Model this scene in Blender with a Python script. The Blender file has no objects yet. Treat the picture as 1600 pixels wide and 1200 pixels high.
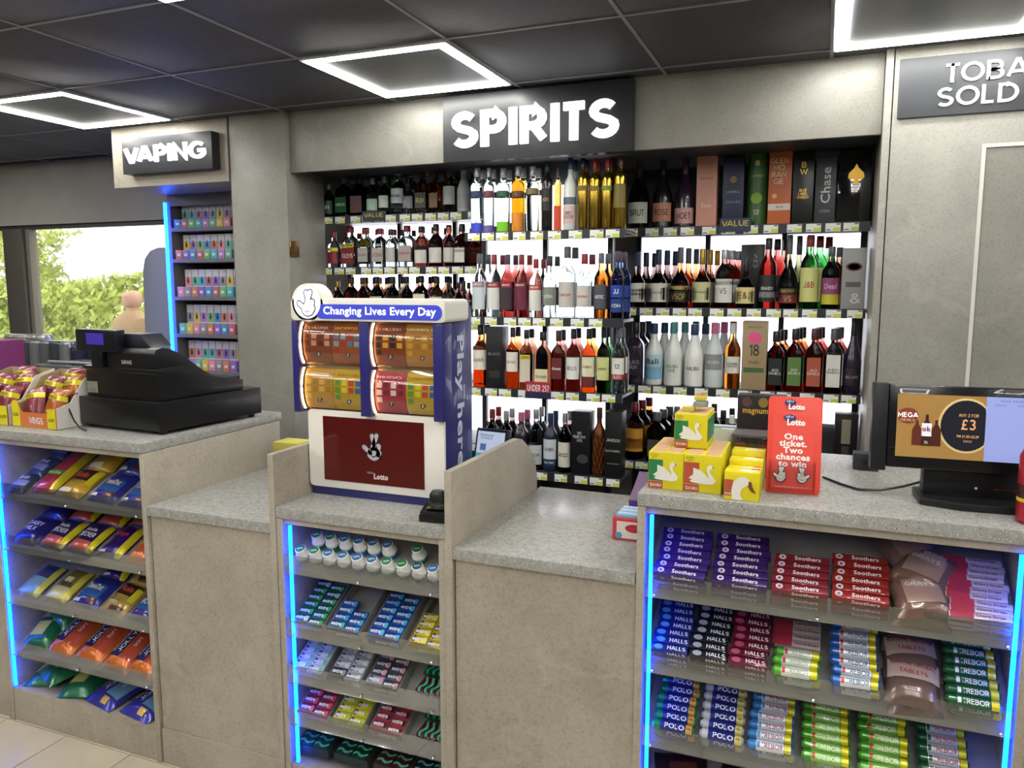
import bpy, bmesh, math, random
from mathutils import Matrix, Vector
random.seed(7)
PI = math.pi
SC = bpy.context.scene
COL = SC.collection
# ------------------------------------------------------------------ camera, world, exposure
FPX = 1215.5
cam_d = bpy.data.cameras.new('camera'); cam = bpy.data.objects.new('camera', cam_d); COL.objects.link(cam)
cam_d.sensor_fit = 'HORIZONTAL'; cam_d.sensor_width = 36; cam_d.lens = FPX / 1600 * 36; cam_d.clip_start = .02
cam.location = (0, 0, 1.6)
cam.rotation_euler = (PI/2 - math.radians(7.116), 0, math.radians(21.74))
SC.camera = cam
W = bpy.data.worlds.new('sky'); SC.world = W; W.use_nodes = True
bg = W.node_tree.nodes['Background']; bg.inputs[0].default_value = (1.0, .97, .88, 1); bg.inputs[1].default_value = 5.5
SC.view_settings.view_transform = 'Standard'; SC.view_settings.look = 'None'
SC.view_settings.exposure = 0.0; SC.view_settings.gamma = 1; SC.view_settings.use_curve_mapping = False
SC.cycles.adaptive_threshold = .02; SC.cycles.max_bounces = 8; SC.cycles.transmission_bounces = 8; SC.cycles.diffuse_bounces = 3; SC.cycles.glossy_bounces = 3; SC.cycles.transparent_max_bounces = 24
SC.cycles.caustics_reflective = False; SC.cycles.caustics_refractive = False
CEIL_L = 48.0      # radiance of the ceiling light frames
BACK_L = 3.2       # radiance of the light panels behind the bottles
STRIP_L = 22.0      # radiance of the blue light strips

# ------------------------------------------------------------------ materials
def lin(h):
    if not isinstance(h, str): return tuple(h)
    h = h.lstrip('#'); c = [int(h[i:i+2], 16) / 255 for i in (0, 2, 4)]
    return tuple(x / 12.92 if x <= .04045 else ((x + .055) / 1.055) ** 2.4 for x in c)
MATS = {}
def mat(col, rough=.5, metal=0., emit=0., coat=0.):
    k = (col, rough, metal, emit, coat)
    if k in MATS: return MATS[k]
    m = bpy.data.materials.new('m_' + str(col).strip('#')); m.use_nodes = True
    b = m.node_tree.nodes['Principled BSDF']; c = lin(col)
    b.inputs['Base Color'].default_value = (*c, 1); b.inputs['Roughness'].default_value = rough
    b.inputs['Metallic'].default_value = metal; b.inputs['Coat Weight'].default_value = coat
    if emit:
        b.inputs['Emission Color'].default_value = (*c, 1); b.inputs['Emission Strength'].default_value = emit
    MATS[k] = m; return m
def glass(col, ior=1.3, rough=.0):
    """solid filled bottle: clear surface, the colour comes from absorption along the path (col = what is left after 65 mm)"""
    k = ('glass', col, ior, rough)
    if k in MATS: return MATS[k]
    m = bpy.data.materials.new('glass_' + str(col).strip('#')); m.use_nodes = True; n = m.node_tree.nodes
    b = n['Principled BSDF']
    b.inputs['Base Color'].default_value = (.97, .97, .97, 1); b.inputs['Roughness'].default_value = rough
    b.inputs['Transmission Weight'].default_value = 1; b.inputs['IOR'].default_value = ior
    sg = [-math.log(max(.004, min(.985, x))) / .065 for x in lin(col)]; D = max(sg) * 1.05
    v = n.new('ShaderNodeVolumeAbsorption'); v.inputs['Color'].default_value = (*[1 - x / D for x in sg], 1); v.inputs['Density'].default_value = D
    m.node_tree.links.new(v.outputs[0], n['Material Output'].inputs['Volume'])
    MATS[k] = m; return m
def clear(col='#f4f8fa', gloss=.10, tint=.95):
    """thin clear plastic or window glass: see-through with a fresnel sheen"""
    k = ('clear', col, gloss)
    if k in MATS: return MATS[k]
    m = bpy.data.materials.new('clear_plastic'); m.use_nodes = True; n = m.node_tree.nodes; l = m.node_tree.links
    n.remove(n['Principled BSDF']); out = n['Material Output']
    t = n.new('ShaderNodeBsdfTransparent'); c = lin(col); t.inputs[0].default_value = (*[x * tint for x in c], 1)
    g = n.new('ShaderNodeBsdfGlossy'); g.inputs['Roughness'].default_value = .05
    f = n.new('ShaderNodeLayerWeight'); f.inputs[0].default_value = .35
    mr = n.new('ShaderNodeMath'); mr.operation = 'MULTIPLY_ADD'; mr.inputs[1].default_value = .5; mr.inputs[2].default_value = gloss
    mx = n.new('ShaderNodeMixShader'); l.new(f.outputs['Fresnel'], mr.inputs[0]); l.new(mr.outputs[0], mx.inputs[0])
    l.new(t.outputs[0], mx.inputs[1]); l.new(g.outputs[0], mx.inputs[2]); l.new(mx.outputs[0], out.inputs[0])
    MATS[k] = m; return m
def nodes(name):
    m = bpy.data.materials.new(name); m.use_nodes = True
    return m, m.node_tree.nodes, m.node_tree.links, m.node_tree.nodes['Principled BSDF']
def ramp(n, stops):
    r = n.new('ShaderNodeValToRGB'); e = r.color_ramp.elements
    while len(e) < len(stops): e.new(.5)
    for el, (p, c) in zip(e, stops): el.position = p; el.color = (*lin(c), 1)
    return r
def concrete(name, a, b_, vein):
    m, n, l, b = nodes(name)
    g = n.new('ShaderNodeNewGeometry')
    n1 = n.new('ShaderNodeTexNoise'); n1.inputs['Scale'].default_value = 3.2; n1.inputs['Detail'].default_value = 9; n1.inputs['Roughness'].default_value = .68
    n2 = n.new('ShaderNodeTexNoise'); n2.inputs['Scale'].default_value = 130; n2.inputs['Detail'].default_value = 3
    n3 = n.new('ShaderNodeTexNoise'); n3.inputs['Scale'].default_value = 1.15; n3.inputs['Detail'].default_value = 5; n3.inputs['Distortion'].default_value = .8
    for x in (n1, n2, n3): l.new(g.outputs['Position'], x.inputs['Vector'])
    r1 = ramp(n, [(.3, a), (.7, b_)]); l.new(n1.outputs[0], r1.inputs[0])
    r2 = ramp(n, [(.33, '#dcdcdc'), (.5, '#ffffff'), (.72, '#ffffff')]); l.new(n2.outputs[0], r2.inputs[0])
    mx = n.new('ShaderNodeMix'); mx.data_type = 'RGBA'; mx.blend_type = 'MULTIPLY'; mx.inputs[0].default_value = .6
    l.new(r1.outputs[0], mx.inputs[6]); l.new(r2.outputs[0], mx.inputs[7])
    r3 = ramp(n, [(.485, '#000000'), (.5, '#707070'), (.515, '#000000')]); l.new(n3.outputs[0], r3.inputs[0])
    mv = n.new('ShaderNodeMix'); mv.data_type = 'RGBA'; mv.inputs[7].default_value = (*lin(vein), 1)
    l.new(r3.outputs[0], mv.inputs[0]); l.new(mx.outputs[2], mv.inputs[6]); l.new(mv.outputs[2], b.inputs['Base Color'])
    b.inputs['Roughness'].default_value = .42; return m
def terrazzo():
    m, n, l, b = nodes('terrazzo_worktop')
    g = n.new('ShaderNodeNewGeometry'); out = None
    def specks(scale, thr, col, base, seed):
        mp = n.new('ShaderNodeMapping'); mp.inputs['Location'].default_value = (seed, seed*2, seed*3); l.new(g.outputs['Position'], mp.inputs[0])
        v = n.new('ShaderNodeTexVoronoi'); v.inputs['Scale'].default_value = scale; l.new(mp.outputs[0], v.inputs['Vector'])
        lt = n.new('ShaderNodeMath'); lt.operation = 'LESS_THAN'; lt.inputs[1].default_value = thr; l.new(v.outputs['Distance'], lt.inputs[0])
        mx = n.new('ShaderNodeMix'); mx.data_type = 'RGBA'; mx.inputs[7].default_value = (*lin(col), 1)
        l.new(lt.outputs[0], mx.inputs[0]); l.new(base, mx.inputs[6]); return mx.outputs[2]
    n1 = n.new('ShaderNodeTexNoise'); n1.inputs['Scale'].default_value = 60; n1.inputs['Detail'].default_value = 4; l.new(g.outputs['Position'], n1.inputs['Vector'])
    r = ramp(n, [(.35, '#92918d'), (.65, '#a3a29f')]); l.new(n1.outputs[0], r.inputs[0])
    c = specks(160, .20, '#d2d0ca', r.outputs[0], .3); c = specks(110, .135, '#454340', c, 1.7); c = specks(70, .085, '#e2e0da', c, 2.9)
    l.new(c, b.inputs['Base Color']); b.inputs['Roughness'].default_value = .22; return m
def noisy(name, a, b_, scale, rough=.5, bump=0.):
    m, n, l, b = nodes(name); g = n.new('ShaderNodeNewGeometry')
    n1 = n.new('ShaderNodeTexNoise'); n1.inputs['Scale'].default_value = scale; n1.inputs['Detail'].default_value = 6; l.new(g.outputs['Position'], n1.inputs['Vector'])
    r = ramp(n, [(.3, a), (.7, b_)]); l.new(n1.outputs[0], r.inputs[0]); l.new(r.outputs[0], b.inputs['Base Color']); b.inputs['Roughness'].default_value = rough
    if bump:
        bp = n.new('ShaderNodeBump'); bp.inputs['Strength'].default_value = bump; l.new(n1.outputs[0], bp.inputs['Height']); l.new(bp.outputs[0], b.inputs['Normal'])
    return m
CONC = concrete('concrete_laminate', '#989082', '#b3ab9d', '#c9c2b4')
CONC_D = concrete('concrete_laminate_wall', '#827f78', '#9b9890', '#b5b1a8')
TERR = terrazzo()
TILE = noisy('floor_tile', '#b9ad98', '#c8bca6', 5, .35)
CEILT = noisy('ceiling_tile', '#414145', '#4b4b4f', 40, .62)
WHITE = mat('#f2f2f0', .5); BLACK = mat('#0b0b0d', .35); DARK = mat('#141518', .45); NAVY = mat('#23236a', .4)
ACRY = clear()
def emit(name, col, s):
    m = bpy.data.materials.new(name); m.use_nodes = True; n = m.node_tree.nodes; n.remove(n['Principled BSDF'])
    e = n.new('ShaderNodeEmission'); e.inputs[0].default_value = (*lin(col), 1); e.inputs[1].default_value = s
    m.node_tree.links.new(e.outputs[0], n['Material Output'].inputs[0]); return m
LED_W = emit('ceiling_led', (1.0, .985, .925), CEIL_L); LED_B = emit('blue_led', (.002, .075, 1.0), STRIP_L)
LED_BACK = emit('shelf_light_panel', '#f6f6ff', BACK_L); SIGN_W = emit('sign_letters', '#fbfaff', 2.6); LED_WARM = emit('warm_led', '#ffce8c', 11)

# ------------------------------------------------------------------ mesh helpers
class MB:
    def __init__(s): s.v = []; s.f = []; s.m = []
    def add(s, vs, fs, mi=0):
        o = len(s.v); s.v += [tuple(p) for p in vs]; s.f += [tuple(i + o for i in f) for f in fs]; s.m += [mi] * len(fs); return s
    def box(s, x0, x1, y0, y1, z0, z1, mi=0, M=None):
        vs = [Vector((x, y, z)) for z in (z0, z1) for y in (y0, y1) for x in (x0, x1)]
        if M: vs = [M @ p for p in vs]
        return s.add(vs, [(0,2,3,1), (4,5,7,6), (0,1,5,4), (2,6,7,3), (0,4,6,2), (1,3,7,5)], mi)
    def prism(s, pts, a, b, axis='Y', mi=0):
        """polygon in two axes swept along the third; pts counter-clockwise seen from -axis end"""
        f = {'Y': lambda p, t: (p[0], t, p[1]), 'X': lambda p, t: (t, p[0], p[1]), 'Z': lambda p, t: (p[0], p[1], t)}[axis]
        n = len(pts); vs = [f(p, a) for p in pts] + [f(p, b) for p in pts]
        return s.add(vs, [tuple(range(n)), tuple(range(2*n-1, n-1, -1))] + [(i, i+n, (i+1) % n + n, (i+1) % n) for i in range(n)], mi)
    def loft(s, secs, n=20, mi=0, cx=0, cy=0):
        """secs: (z, rx, ry, exponent)"""
        rings = []
        for z, rx, ry, e in secs:
            ring = []
            for i in range(n):
                a = 2*PI*i/n + PI/n; c, q = math.cos(a), math.sin(a)
                ring.append((cx + rx*math.copysign(abs(c)**(2/e), c), cy + ry*math.copysign(abs(q)**(2/e), q), z))
            rings.append(ring)
        vs = [p for r in rings for p in r]; fs = [tuple(range(n-1, -1, -1)), tuple(range((len(secs)-1)*n, len(secs)*n))]
        for k in range(len(secs)-1):
            for i in range(n): j = (i+1) % n; fs.append((k*n+i, k*n+j, (k+1)*n+j, (k+1)*n+i))
        return s.add(vs, fs, mi)
    def tube(s, path, r, n=8, mi=0):
        P = [Vector(p) for p in path]; vs = []
        for i, p in enumerate(P):
            t = (P[min(i+1, len(P)-1)] - P[max(i-1, 0)]).normalized(); u = t.cross(Vector((0, 0, 1)))
            if u.length < .01: u = t.cross(Vector((0, 1, 0)))
            u.normalize(); w = t.cross(u)
            vs += [p + r*(math.cos(2*PI*k/n)*u + math.sin(2*PI*k/n)*w) for k in range(n)]
        fs = [tuple(range(n)), tuple(range(len(P)*n-1, (len(P)-1)*n-1, -1))]
        for k in range(len(P)-1):
            for i in range(n): j = (i+1) % n; fs.append((k*n+i, (k+1)*n+i, (k+1)*n+j, k*n+j))
        return s.add(vs, fs, mi)
    def mesh(s, name, mats, bevel=0., smooth=True):
        me = bpy.data.meshes.new(name); me.from_pydata(s.v, [], s.f)
        for m in (mats if isinstance(mats, (list, tuple)) else [mats]): me.materials.append(m)
        me.polygons.foreach_set('material_index', s.m)
        bm = bmesh.new(); bm.from_mesh(me)
        bmesh.ops.recalc_face_normals(bm, faces=bm.faces)
        if bevel: bmesh.ops.bevel(bm, geom=bm.edges[:], offset=bevel, segments=2, affect='EDGES', profile=.6, clamp_overlap=True)
        bm.to_mesh(me); bm.free()
        if smooth:
            me.polygons.foreach_set('use_smooth', [True]*len(me.polygons)); me.set_sharp_from_angle(angle=.6)
        me.update(); return me
def ob(name, me, parent=None, loc=(0, 0, 0), rot=(0, 0, 0), M=None):
    o = bpy.data.objects.new(name, me); COL.objects.link(o)
    if parent is not None: o.parent = parent
    if M is not None: o.matrix_basis = M
    else: o.location = loc; o.rotation_euler = rot
    return o
SEEN = {}
def tag(o, label, cat, group=None):
    o['label'] = label; o['category'] = cat
    if group: o['group'] = group
    if label in SEEN: print('DUP LABEL', label)
    if not 4 <= len(label.replace(',', ' ').split()) <= 16: print('LABEL LEN', label)
    SEEN[label] = 1; return o
def empty(name, loc=(0, 0, 0), rz=0): return ob(name, None, None, loc, (0, 0, rz))
def struct(o): o['kind'] = 'structure'; return o
ORD = 'first second third fourth fifth sixth seventh eighth ninth tenth eleventh twelfth thirteenth fourteenth fifteenth'.split()
BOXC = {}
def boxm(w, d, h, m, bevel=0., base=True):
    """box centred in x,y, standing on z=0"""
    k = (round(w, 4), round(d, 4), round(h, 4), m.name, bevel)
    if k not in BOXC: BOXC[k] = MB().box(-w/2, w/2, -d/2, d/2, 0, h).mesh('box', m, bevel)
    return BOXC[k]
def arc(cx, cy, rx, ry, a0, a1, n=9): return [(cx + rx*math.cos(math.radians(a0 + (a1-a0)*i/n)), cy + ry*math.sin(math.radians(a0 + (a1-a0)*i/n))) for i in range(n+1)]
_S = arc(.33, .74, .31, .26, 35, 180, 8) + [(.05, .66), (.16, .56), (.5, .45)] + arc(.33, .26, .33, .26, 20, -148, 9)
GLY = {'A': (.86, [[(0, 0), (.38, 1), (.48, 1), (.86, 0)], [(.16, .28), (.70, .28)]]), 'B': (.66, [[(0, 0), (0, 1), (.34, 1)] + arc(.36, .76, .24, .24, 90, -90, 6) + [(.05, .52)], [(.1, .52), (.36, .52)] + arc(.38, .26, .28, .26, 90, -90, 6) + [(0, 0)]]),
 'C': (.8, [arc(.46, .5, .46, .5, 48, 312, 14)]), 'D': (.8, [[(0, 0), (0, 1), (.3, 1)] + arc(.3, .5, .5, .5, 90, -90, 10) + [(0, 0)]]), 'E': (.55, [[(.55, 1), (0, 1), (0, 0), (.55, 0)], [(0, .52), (.48, .52)]]), 'F': (.52, [[(.52, 1), (0, 1), (0, 0)], [(0, .5), (.46, .5)]]),
 'G': (.84, [arc(.46, .5, .46, .5, 48, 330, 14) + [(.84, .46), (.5, .46)]]), 'H': (.7, [[(0, 0), (0, 1)], [(.7, 0), (.7, 1)], [(0, .5), (.7, .5)]]), 'I': (0, [[(0, 0), (0, 1)]]), 'J': (.45, [[(.45, 1), (.45, .25)] + arc(.22, .22, .23, .22, 0, -170, 6)]),
 'K': (.62, [[(0, 0), (0, 1)], [(.6, 1), (.08, .46)], [(.2, .56), (.64, 0)]]), 'L': (.5, [[(0, 1), (0, 0), (.5, 0)]]), 'M': (.86, [[(0, 0), (0, 1), (.43, .3), (.86, 1), (.86, 0)]]), 'N': (.7, [[(0, 0), (0, 1), (.7, 0), (.7, 1)]]),
 'O': (.96, [arc(.48, .5, .48, .5, 90, 450, 20)]), 'P': (.6, [[(0, 0), (0, 1), (.32, 1)] + arc(.32, .72, .28, .28, 90, -90, 7) + [(0, .44)]]), 'Q': (.96, [arc(.48, .5, .48, .5, 90, 450, 20), [(.6, .3), (.9, 0)]]), 'R': (.64, [[(0, 0), (0, 1), (.32, 1)] + arc(.32, .73, .28, .27, 90, -90, 7) + [(0, .46)], [(.3, .46), (.64, 0)]]),
 'S': (.66, [_S]), 'T': (.66, [[(0, 1), (.66, 1)], [(.33, 1), (.33, 0)]]), 'U': (.68, [[(0, 1), (0, .33)] + arc(.34, .33, .34, .33, 180, 360, 8) + [(.68, 1)]]), 'V': (.8, [[(0, 1), (.36, 0), (.44, 0), (.8, 1)]]), 'W': (1.2, [[(0, 1), (.3, 0), (.6, .9), (.9, 0), (1.2, 1)]]),
 'X': (.7, [[(0, 0), (.7, 1)], [(0, 1), (.7, 0)]]), 'Y': (.72, [[(0, 1), (.36, .45), (.72, 1)], [(.36, .5), (.36, 0)]]), 'Z': (.62, [[(0, 1), (.62, 1), (0, 0), (.62, 0)]]), '1': (.25, [[(0, .8), (.25, 1), (.25, 0)]]), '2': (.58, [arc(.29, .7, .29, .3, 170, -25, 8) + [(0, 0), (.6, 0)]]),
 '3': (.56, [arc(.26, .76, .26, .24, 150, -90, 7), arc(.26, .26, .3, .27, 90, -150, 8)]), '5': (.56, [[(.52, 1), (.08, 1), (.05, .56)] + arc(.25, .3, .31, .3, 110, -145, 9)]), '6': (.58, [arc(.29, .3, .29, .3, 90, 450, 14), [(.02, .34), (.4, 1)]]), '8': (.56, [arc(.28, .76, .24, .24, 90, 450, 12), arc(.28, .26, .28, .26, 90, 450, 12)]), '0': (.62, [arc(.31, .5, .31, .5, 90, 450, 16)]),
 '4': (.62, [[(.46, 0), (.46, 1), (0, .3), (.64, .3)]]), '7': (.55, [[(0, 1), (.55, 1), (.2, 0)]]), '9': (.58, [arc(.29, .7, .29, .3, 90, 450, 14), [(.56, .66), (.2, 0)]]), '?': (.5, [arc(.25, .74, .25, .26, 170, -60, 7) + [(.25, .42), (.25, .28)], [(.25, .06), (.25, -.04)]]), '£': (.6, [arc(.36, .76, .22, .24, 20, 180, 6) + [(.16, .3), (0, 0), (.62, 0)], [(0, .47), (.46, .47)]]), '&': (.7, [[(.7, 0), (.14, .72)] + arc(.32, .82, .18, .18, 200, -20, 7) + [(.06, .36)] + arc(.28, .22, .26, .22, 150, 340, 7) + [(.66, .46)]]), '.': (0, [[(0, -.02), (0, .1)]]), ' ': (.22, [])}
def stroke_text(body, t):
    """bold block lettering from stroked centre lines; returns vertices and faces, cap height 1"""
    vs = []; fs = []; lines = body.split(chr(10)); H = 1 + t
    for ln, line in enumerate(lines):
        x = 0; items = []
        for ch, nx in zip(line, line[1:] + ' '): items.append((x, GLY[ch][1])); x += GLY[ch][0] + t + .10 - (.10 if 'T' in (ch, nx) and nx != ' ' else 0) - (.22 if ch + nx in ('VA', 'AV') else 0)
        W_ = x - t - .10
        for ox, paths in items:
            for P in paths:
                closed = (Vector(P[0]) - Vector(P[-1])).length < 1e-4; Q = [Vector(p) for p in (P[:-1] if closed else P)]; n = len(Q); L = []
                for i, p in enumerate(Q):
                    a = Q[i-1] if (i or closed) else None; b = Q[(i+1) % n] if (i < n-1 or closed) else None
                    d1 = (p - a).normalized() if a is not None else None; d2 = (b - p).normalized() if b is not None else None
                    if d1 is None: d1 = d2
                    if d2 is None: d2 = d1
                    n1 = Vector((-d1.y, d1.x)); n2 = Vector((-d2.y, d2.x)); m_ = n1 + n2
                    m_ = m_.normalized() if m_.length > .3 else n1; q = m_ * (t/2 / max(.55, m_.dot(n1)))
                    e = Vector((0, 0))
                    if not closed and i == 0 and abs(d1.x) < .3: e = -d1 * t/2
                    if not closed and i == n-1 and abs(d2.x) < .3: e = d2 * t/2
                    L.append((p + q + e, p - q + e))
                o = len(vs)
                for a, b in L: vs += [(a.x + ox - W_/2, a.y - ln*(H + .28)), (b.x + ox - W_/2, b.y - ln*(H + .28))]
                for i in range(n if closed else n-1):
                    j = (i+1) % n; fs.append((o+2*i, o+2*i+1, o+2*j+1, o+2*j))
    return vs, fs
TXT = {}
def text(body, w, h, m, bold=.018, R=0, thick=.0006, up=False):
    """lettering fitted into w x h, in the XY plane facing +Z; up: standing in XZ facing -Y; R: wrapped round a bottle of radius R"""
    k = (body, round(w, 4), round(h, 4), m.name, bold, round(R, 4), up, thick)
    if k in TXT: return TXT[k]
    if all(ch in GLY or ch == chr(10) for ch in body):
        P, F = stroke_text(body, .13 + bold*2.6); n = len(P); thk = thick > .002
        V = [(x, y, .01 if thk else 0) for x, y in P]
        if thk: V += [(x, y, 0) for x, y in P]; F = F + [tuple(n + i for i in reversed(f)) for f in F] + [(f[a], f[(a+1) % 4], f[(a+1) % 4] + n, f[a] + n) for f in F for a in range(4)]
        me = bpy.data.meshes.new('t'); me.from_pydata(V, [], F)
    else:
        c = bpy.data.curves.new('t', 'FONT'); c.body = body; c.align_x = 'CENTER'; c.offset = bold; c.resolution_u = 2; c.space_line = .82; c.space_character = 1 + bold*2.2
        c.extrude = .01 if thick > .002 else 0
        o = bpy.data.objects.new('t', c); me = bpy.data.meshes.new_from_object(o)
        bpy.data.objects.remove(o); bpy.data.curves.remove(c)
    me.name = 'lettering'; me.materials.clear(); me.materials.append(m)
    vs = [v.co for v in me.vertices]; x0 = min(v.x for v in vs); x1 = max(v.x for v in vs); y0 = min(v.y for v in vs); y1 = max(v.y for v in vs)
    for v in me.vertices:
        x = ((v.co.x - x0) / (x1 - x0) - .5) * w; y = ((v.co.y - y0) / (y1 - y0) - .5) * h; z = (v.co.z / .01) * thick if thick > .002 else 0
        if R: v.co = (R*math.sin(x/R), -R*math.cos(x/R), y)
        elif up: v.co = (x, -z, y)
        else: v.co = (x, y, z)
    me.polygons.foreach_set('material_index', [0]*len(me.polygons))
    TXT[k] = me; return me
def poly(pts, m, up=True, name='emblem', t=.0006):
    mb = MB(); mb.prism(pts, -t, 0, 'Y' if up else 'Z'); return mb.mesh(name, m, smooth=False)
def ell(cx, cy, rx, ry, n=20, a0=0, a1=2*PI):
    full = abs(a1-a0-2*PI) < 1e-6
    return [(cx + rx*math.cos(a0 + (a1-a0)*i/(n if full else n-1)), cy + ry*math.sin(a0 + (a1-a0)*i/(n if full else n-1))) for i in range(n)]
def rrect(w, h, r, n=4, cx=0, cy=0):
    p = []
    for sx, sy, a in ((1, 1, 0), (-1, 1, PI/2), (-1, -1, PI), (1, -1, 1.5*PI)):
        p += [(cx + sx*(w/2-r) + r*math.cos(a + PI/2*i/n), cy + sy*(h/2-r) + r*math.sin(a + PI/2*i/n)) for i in range(n+1)]
    return p

# ------------------------------------------------------------------ the room
YF = 1.838                      # front plane of the counters
HC = 2.40                       # ceiling height
fl = struct(ob('floor', MB().box(-7.5, 2.5, -4.5, 3.72, -.06, -.006).mesh('floor', mat('#6e6658', .8))))
tm = MB().box(.002, .303, .002, .605, -.006, 0).mesh('floor_tile', TILE, .001)
for i in range(-9, 14):
    for j in range(-1, 4):
        ob('tile', tm, fl, (-2.454 + .305*(i+4), YF - .607*(j+1), 0))
big = MB()
struct(ob('wall_left', MB().box(-7.6, -7.5, -4.5, 3.84, 0, 2.48).mesh('wall', mat('#8b8882', .7))))
struct(ob('wall_right', MB().box(2.5, 2.6, -4.5, 3.84, 0, 2.48).mesh('wall', mat('#8b8882', .7))))
struct(ob('wall_front', MB().box(-7.6, 2.6, -4.6, -4.5, 0, 2.48).mesh('wall', mat('#8b8882', .7))))
w = MB()
w.box(-7.5, 2.5, 3.72, 3.84, 2.01, 2.48); w.box(-7.5, 2.5, 3.72, 3.84, 0, .75); w.box(-3.77, 2.5, 3.72, 3.84, .75, 2.01); w.box(-7.5, -6.9, 3.72, 3.84, .75, 2.01)
struct(ob('wall_back', w.mesh('wall', noisy('plaster', '#8f8c86', '#99968f', 6, .7))))
win = struct(empty('window_1', (0, 3.74, 0)))
ob('window_frame', MB().box(-6.9, -3.77, 0, .06, .75, .80).box(-6.9, -3.77, 0, .06, 1.985, 2.01).mesh('window_frame', mat('#33332f', .5)), win)
ob('mullion', MB().box(-5.20, -5.02, -.04, .06, .80, 1.985).mesh('mullion', mat('#4a4840', .5), .004), win)
ob('mullion', MB().box(-5.02, -4.985, -.01, .05, .80, 1.985).mesh('mullion', mat('#6d6a5e', .5), .003), win)
ob('pane', MB().box(-6.9, -5.20, .02, .026, .80, 1.985).mesh('pane', clear('#ffffff', .03, .98)), win)
ob('pane', MB().box(-4.985, -3.77, .02, .026, .80, 1.985).mesh('pane', clear('#ffffff', .03, .98)), win)
# ceiling with lift-out tiles and light frames
GX = lambda i: -1.178 + .582*i
GY = lambda j: 2.375 + .594*j
ce = struct(ob('ceiling', MB().box(-7.5, 2.5, -4.5, 3.72, HC+.012, HC+.08).mesh('ceiling', mat('#1c1c1e', .6))))
ct = MB().box(.006, .576, .006, .588, HC, HC+.012).mesh('ceiling_tile', CEILT, .002)
lights = [(-4, 0), (-1, 0), (2, 0), (-1, -2), (2, -2), (-4, -2), (-7, 0), (-7, -2), (-4, -4), (-1, -4), (2, -4), (5, -2), (5, -4), (-1, -6), (2, -6), (-4, -6), (-1, -8), (2, -8), (-4, -8), (5, -7), (-7, -6)]  # frames out of view are added along the grid to light the counter fronts
for i in range(-10, 6):
    for j in range(-11, 2):
        if (i, j) in lights: continue
        ob('tile', ct, ce, (GX(i), GY(j), 0))
gm = MB()
for i in range(-10, 7): gm.box(GX(i)-.006, GX(i)+.006, -4.4, 3.7, HC-.003, HC+.004)
for j in range(-11, 3): gm.box(-7.4, 2.4, GY(j)-.006, GY(j)+.006, HC-.0035, HC+.0035)
struct(ob('trim_1', gm.mesh('ceiling_grid', mat('#8c8e92', .5), smooth=False)))
def ring(x0, x1, y0, y1, t, z0, z1):
    return MB().box(x0, x1, y0, y0+t, z0, z1).box(x0, x1, y1-t, y1, z0, z1).box(x0, x0+t, y0+t, y1-t, z0, z1).box(x1-t, x1, y0+t, y1-t, z0, z1)
lm = ring(.012, .570, .012, .582, .036, HC-.012, HC-.002).mesh('light_frame', LED_W)
lc = MB().box(.048, .534, .048, .546, HC-.006, HC+.004).mesh('light_panel', mat('#4a4d52', .45))
lf = ring(.004, .578, .004, .590, .0075, HC-.010, HC+.006).mesh('housing', mat('#c9cbd0', .4))
where = ['above the till counter by the vaping sign', 'in front of the SPIRITS sign', 'above the tobacco wall', 'above the shop floor before the SPIRITS light']
for k, (i, j) in enumerate(lights):
    t = empty('ceiling_light', (GX(i), GY(j), 0))
    ob('light_frame', lm, t); ob('centre_panel', lc, t); ob('housing', lf, t)
    d = where[k] if k < 4 else 'unseen over the shop floor, row %s, %s along' % (ORD[-j//2], ORD[i+7 if i+7 < 15 else 14])
    tag(t, 'square white LED frame light ' + d, 'ceiling light', 'square frame ceiling lights')

# ------------------------------------------------------------------ counters and worktops
def worktop(x0, x1, y1, z, label, yf=YF):
    return tag(ob('worktop', MB().box(x0, x1, yf, y1, z-.032, z).mesh('worktop', TERR, .002)), label, 'worktop', 'terrazzo worktops')
ZH, ZL, ZM = 1.10, .895, .947
worktop(-3.8, -2.012, 2.535, ZH, 'speckled grey terrazzo worktop carrying the black till')
worktop(-2.008, -1.518, 2.52, ZL, 'low speckled grey terrazzo worktop between the till and the lottery stand')
worktop(-1.494, -.930, 2.52, ZM, 'speckled grey terrazzo worktop under the lottery stand')
worktop(-.908, -.4045, 2.55, ZL, 'low speckled grey terrazzo worktop beside the yellow boxes', YF)
worktop(-.402, 1.0, 2.50, ZH, 'speckled grey terrazzo worktop carrying yellow boxes and the monitor')
def low_counter(x0, x1, label):
    t = empty('low_counter', ((x0+x1)/2, YF, 0)); c = (x0+x1)/2
    ob('front_panel', MB().box(x0-c, x1-c, .012, .03, .127, ZL-.034).mesh('front_panel', CONC), t)
    ob('plinth', MB().box(x0-c, x1-c, .006, .03, 0, .1255).mesh('plinth', CONC), t)
    ob('carcass', MB().box(x0-c+.01, x1-c-.01, .03, .66, 0, ZL-.034).mesh('carcass', CONC_D), t)
    tag(t, label, 'counter', 'low grey counters')
low_counter(-2.004, -1.520, 'plain grey concrete-look counter below the till, low worktop on it')
low_counter(-.904, -.4045, 'plain grey concrete-look counter between gum shelves and mint shelves')
ANG = math.radians(28); CA, SA = math.cos(ANG), math.sin(ANG)
YS = YF + .016
def slope(u, v, w_, zb, rz=0, y0=YS):
    """point and tilt on a sloped shelf: u along x, v up the slope, w off its face"""
    return Matrix.Translation((u, y0 + v*CA - w_*SA, zb + .02 + v*SA + w_*CA)) @ Matrix.Rotation(ANG, 4, 'X') @ Matrix.Rotation(rz, 4, 'Z')
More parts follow.
